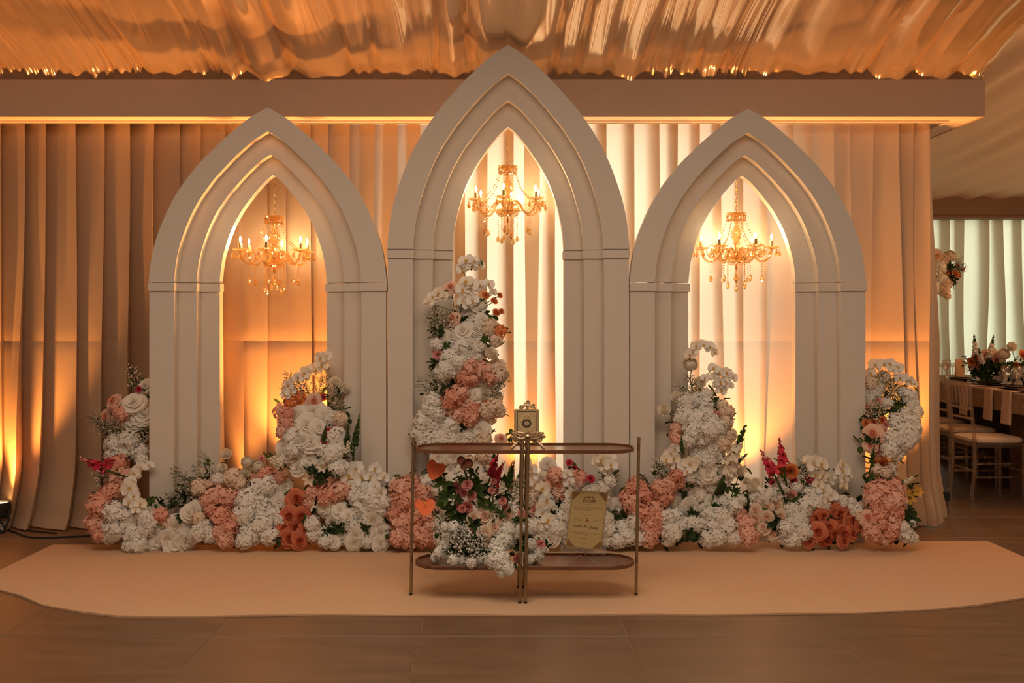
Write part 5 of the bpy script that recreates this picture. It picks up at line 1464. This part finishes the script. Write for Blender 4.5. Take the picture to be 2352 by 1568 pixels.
arrangement('lush pink and white flower arrangement on the lower tray of the console', A10, lambda px, py: 5.33 - .07 * smooth01((py - 1180) / 90), (1110, 1200), leaves=3, group=None, floor=0.195, lsize=(.02, .045))
# two heavy heads hang over the tray rim

# ------------------------------------------------------------------ dining area at the right
TZ = 0.868
TL, TR, TN, TFAR = 4.20, 5.45, 7.5, 10.7
M['table_dark'] = pm('dark_tabletop_and_shade', (0.055, 0.035, 0.025), 0.9)
M['napkin'] = cloth('beige_napkin_cloth', (0.66, 0.46, 0.32), 0.1, bump=.4, bscale=60)
M['plate_dark'] = pm('dark_glazed_plate', (0.05, 0.045, 0.04), 0.25)
M['plate_rim'] = pm('gold_plate_rim', (0.65, 0.45, 0.25), 0.3, metal=0.8)
M['card'] = pm('menu_card_paper', (0.72, 0.42, 0.22), 0.8)
M['seat'] = pm('cream_seat_cloth', (0.72, 0.54, 0.38), 0.9, bump=.4, bscale=300)
def damask():
    m, nt, b, out = nodes('patterned_overlay_cloth')
    tc = nt.nodes.new('ShaderNodeTexCoord')
    w = nt.nodes.new('ShaderNodeTexVoronoi'); w.inputs['Scale'].default_value = 95; w.distance = 'MANHATTAN'
    nt.links.new(tc.outputs['Object'], w.inputs['Vector'])
    cr = nt.nodes.new('ShaderNodeValToRGB'); cr.color_ramp.elements[0].color = (0.62, 0.42, 0.24, 1); cr.color_ramp.elements[1].color = (0.22, 0.125, 0.06, 1)
    cr.color_ramp.elements[0].position = .35; cr.color_ramp.elements[1].position = .62
    nt.links.new(w.outputs['Distance'], cr.inputs[0]); nt.links.new(cr.outputs[0], b.inputs['Base Color']); b.inputs['Roughness'].default_value = .6
    return m
M['damask'] = damask()
t = thing('banquet_table', (TL, 8.5, 0), 'long banquet table with panel base and dark-coloured shade beneath in the dining area', 'table')
m = MB(); m.box(0, TR - TL, TN - 8.5, TFAR - 8.5, TZ - .035, TZ - .006); m.build('tabletop', M['table_dark'], t, smooth=False)
m = MB(); m.box(.16, TR - TL - .16, TN - 8.5 + .1, .03, 0, TZ - .035); m.build('panel_base', pm('brown_panel', (0.13, 0.07, 0.04), 0.7), t, smooth=False)
m = MB(); m.box(.35, TR - TL - .35, .03, TFAR - 8.5 - .2, 0, TZ - .035); m.build('under_table_shade', M['table_dark'], t, smooth=False)  # dark block standing in for the shadow under the table
rows = []
m = MB()
ys = frange(TN, TFAR, 60)
prof_ = [(TL - .012, TZ - .165), (TL - .010, TZ - .08), (TL - .008, TZ - .004), (TL, TZ + .001), (4.8, TZ + .001), (TR, TZ + .001), (TR + .01, TZ - .01), (TR + .012, TZ - .16)]
m.grid([[(x - (.006 * math.sin(y * 11) if z < TZ - .02 and x < TL else 0), y, z) for x, z in prof_] for y in ys])
tag(m.build('table_overlay', M['damask'], angle=50), 'patterned gold overlay cloth covering the banquet table', 'tablecloth')
def napkin(y, w, zb, label):
    rows = []
    for k in range(9):
        u = k / 8
        x, z = (TL + .16 - .18 * u / .25, TZ + .006) if u <= .25 else (TL - .022 - .012 * (u - .25), TZ + .004 - (TZ - zb) * (u - .25) / .75)
        rows.append([(x + .006 * math.sin(3 * j + u * 2), y + w * (-.5 + j / 4) * (.92 + .12 * u), z + (.0 if u < .9 else .006 * (j % 2))) for j in range(5)] + [(x - .006, y + w * (.5 - j / 4) * (.9 + .1 * u) + .012 * u, z + .002 + .008 * u) for j in range(5)])
    m = MB(); m.grid(rows, close=True)
    tag(m.build('napkin', M['napkin'], angle=50), label, 'napkin', 'napkins hanging over the table edge')
napkin(8.215, .135, .595, 'hanging beige napkin nearest the right edge of the picture')
napkin(8.525, .130, .60, 'middle of the three beige napkins hanging from the table edge')
napkin(8.97, .12, .60, 'farthest beige napkin, seen through the clear chair back')
def plate(x, y, label):
    t = thing('charger_plate', (x, y, TZ + .002), label, 'plate', 'stacked plates on the banquet table')
    m = MB(); m.lathe([(.001, 0), (.10, 0), (.15, .012), (.165, .018), (.163, .021), (.10, .006), (.001, .006)], 28); m.build('charger', M['plate_dark'], t)
    m = MB(); m.lathe([(.160, .0175), (.167, .019), (.160, .0215)], 28); m.build('rim', M['plate_rim'], t)
    m = MB(); m.lathe([(.001, .008), (.07, .008), (.115, .024), (.125, .030), (.118, .030), (.07, .016), (.001, .016)], 28); m.build('dinner_plate', M['plate_dark'], t)
    m = MB(); m.lathe([(.118, .0295), (.127, .031), (.118, .033)], 28); m.build('dinner_rim', M['plate_rim'], t)
plate(4.42, 8.16, 'dark gold-rimmed plate stack at the right edge of the picture')
plate(4.43, 8.52, 'dark gold-rimmed plate stack above the middle napkin')
plate(4.44, 9.06, 'dark gold-rimmed plate stack behind the clear chair back')
plate(4.44, 9.62, 'farthest dark gold-rimmed plate stack on the banquet table')
gm = MB()
gm.lathe([(.001, .002), (.036, .002), (.036, .006), (.008, .012), (.007, .03), (.012, .045), (.007, .058), (.008, .065), (.026, .082), (.038, .11), (.042, .15), (.039, .185), (.036, .185), (.036, .11), (.02, .08)], 20, 0, ripple=10, amp=.05)
gob = gm.mesh('wine_goblet', M['acrylic'], True)
for x, y, lab in ((4.56, 9.33, 'cut glass goblet before the dark foliage of the table centrepiece, left of a pair'), (4.62, 9.40, 'cut glass goblet standing close behind its twin at the centrepiece'), (4.53, 8.93, 'cut glass goblet nearest the right edge among the table glasses'),
                  (4.55, 9.73, 'cut glass goblet beside the orange menu card'), (4.60, 8.86, 'cut glass goblet in front of white flowers at the right edge'), (4.50, 10.05, 'farthest cut glass goblet, beside the curtain edge')):
    o = inst('wine_goblet', gob, None, (x, y, TZ + .002)); tag(o, lab, 'glass', 'goblets on the banquet table')
m = MB()
m.add([(-.04, -.02, 0), (.04, -.02, 0), (.04, 0, .2), (-.04, 0, .2), (-.04, .02, 0), (.04, .02, 0), (-.04, .0025, .2), (.04, .0025, .2)], [(0, 1, 2, 3), (4, 6, 7, 5), (3, 2, 7, 6)])
o = m.build('menu_card', M['card'], smooth=False, loc=(4.55, 9.88, TZ + .003)); tag(o, 'tall orange menu card standing on the banquet table', 'card')

A11 = '''SD 2245 835 2236 768; SD 2262 850 2246 800; SD 2272 840 2284 770; RP 2267 817 13; RP 2245 840 14; CO 2232 830 10; CO 2240 822 8; RB 2285 815 11; RK 2307 812 11 @ 2310 850; RK 2324 796 11 @ 2335 850; RK 2302 826 9; CO 2352 815 12; CO 2335 840 9; CO 2290 828 9; HW 2335 860 14; HW 2350 850 12; HW 2300 858 10; AL 2325 868 10; LD 2250 858 18; LD 2265 860 18; LD 2275 845 18; LD 2285 855 18; LD 2240 855 14; LD 2290 840 16; LD 2310 845 14; LD 2255 840 16; HW 2365 870 14; LD 2345 872 14; HB 2295 868 9; RB 2370 840 12; LF 2320 835 10; LF 2360 830 12'''
arrangement('low centrepiece of peach roses and snapdragons on the banquet table', A11, lambda px, py: 9.25 - (px - 2240) * .003, (2290, 850), leaves=4, group=None, floor=TZ + .002, lsize=(.03, .06))
tv = thing('tall_vase', (X7(2128, 10.2), 10.2, TZ + .002), 'slim tall stand of the raised centrepiece, mostly behind the curtain edge', 'stand')
m = MB(); m.lathe([(.001, 0), (.09, 0), (.09, .012), (.012, .02), (.010, .5), (.010, .90), (.05, .93), (.05, .95), (.001, .95)], 18); m.build('stand_pole', M['gilt'], tv)
A12 = '''RK 2184 588 12 @ 2172 620; HB 2170 595 14; CO 2172 620 12; CO 2182 630 10; CO 2195 628 9; RP 2165 612 13; HB 2172 650 15; HB 2168 668 14; HW 2160 640 16; HW 2155 615 18; LD 2182 612 12; LD 2178 638 14; LD 2190 640 12; WX 2200 615 18; WX 2203 625 16; WX 2192 640 18; HB 2176 680 8; HW 2140 625 20; HW 2140 660 20; RB 2150 590 15; LF 2198 620 10; CM 2212 617 4 @ 2190 630; CM 2200 608 4 @ 2185 625; CM 2203 634 4 @ 2188 640'''
arrangement('raised flower centrepiece peeking out beside the right curtain edge', A12, lambda px, py: 10.12, (2160, 640), leaves=3, group=None, floor=TZ + .9, lsize=(.03, .06))

# clear spindle-back chairs
def make_chair(loc, rz, label):
    t = thing('clear_chair', loc, label, 'chair', 'clear spindle-back dining chairs', rz)
    A = M['chair_acrylic']
    # local: +X is the front, seat 0.41 wide and deep
    D, Wd, SH, H = .40, .36, .475, .985
    for s in (-1, 1):
        m = MB(); m.tube([(D / 2, s * Wd / 2, 0), (D / 2, s * Wd / 2, SH)], .016, 8); m.build('front_leg', A, t)
        m = MB(); m.tube([(-D / 2 - .02, s * Wd / 2, 0), (-D / 2, s * Wd / 2, SH * .6), (-D / 2, s * Wd / 2, SH), (-D / 2 - .02, s * Wd / 2, .7), (-D / 2 - .05, s * Wd / 2, H)], .016, 8); m.build('back_post', A, t)
        for z in (.20, .31):
            m = MB(); m.tube([(-D / 2, s * Wd / 2, z), (D / 2, s * Wd / 2, z)], .010, 6)
            for k in (.3, .5, .7): m.tube([(-D / 2 + D * k - .008, s * Wd / 2, z), (-D / 2 + D * k + .008, s * Wd / 2, z)], .0145, 6)
            m.build('stretcher', A, t)
    for xx in (-D / 2, D / 2):
        m = MB(); m.tube([(xx, -Wd / 2, .25), (xx, Wd / 2, .25)], .010, 6); m.build('stretcher', A, t)
    m = MB(); m.box(-D / 2, D / 2, -Wd / 2 - .008, Wd / 2 + .008, SH - .035, SH - .002); m.build('seat_frame', A, t, smooth=False)
    m = MB(); rows = []
    for z, k in ((SH, .98), (SH + .012, 1.03), (SH + .032, 1.02), (SH + .042, .92), (SH + .045, .6), (SH + .045, .02)):
        rows.append([((D / 2 + .01) * k * math.copysign(abs(math.cos(a)) ** .35, math.cos(a)), (Wd / 2 + .02) * k * math.copysign(abs(math.sin(a)) ** .35, math.sin(a)), z) for a in [2 * PI * j / 32 for j in range(32)]])
    m.grid(rows, close=True); m.build('seat_cushion', M['seat'], t)
    def bx(z): return -D / 2 - .05 * max(0, (z - SH) / (H - SH)) ** 1.2
    for z in (.59, .67, .75, .955, .93):
        m = MB(); m.tube([(bx(z), -Wd / 2, z), (bx(z), Wd / 2, z)], .011, 6); m.build('back_rail', A, t)
    for k in range(5):
        y = -Wd / 2 + Wd * (k + 1) / 6
        m = MB(); m.tube([(bx(.75), y, .75), (bx(.84), y, .84), (bx(.93), y, .93)], [.008, .010, .008], 6); m.build('spindle', A, t)
    return t
c1 = make_chair((4.01, 8.20, 0), 0.03, 'nearest clear spindle-back chair with a cream seat cushion, fully in view')
for loc, rz, lab in (((4.13, 8.88, 0), 0.0, 'second clear spindle-back chair, half hidden by the curtain edge'),
                     ((4.16, 9.50, 0), 0.0, 'third clear spindle-back chair, seen behind the two nearer ones'),
                     ((4.98, 11.0, 0), -PI / 2, 'clear spindle-back chair at the far end of the banquet table')):
    c_ = copy_tree(c1); c_.location = loc; c_.rotation_euler = (0, 0, rz); c_['label'] = lab
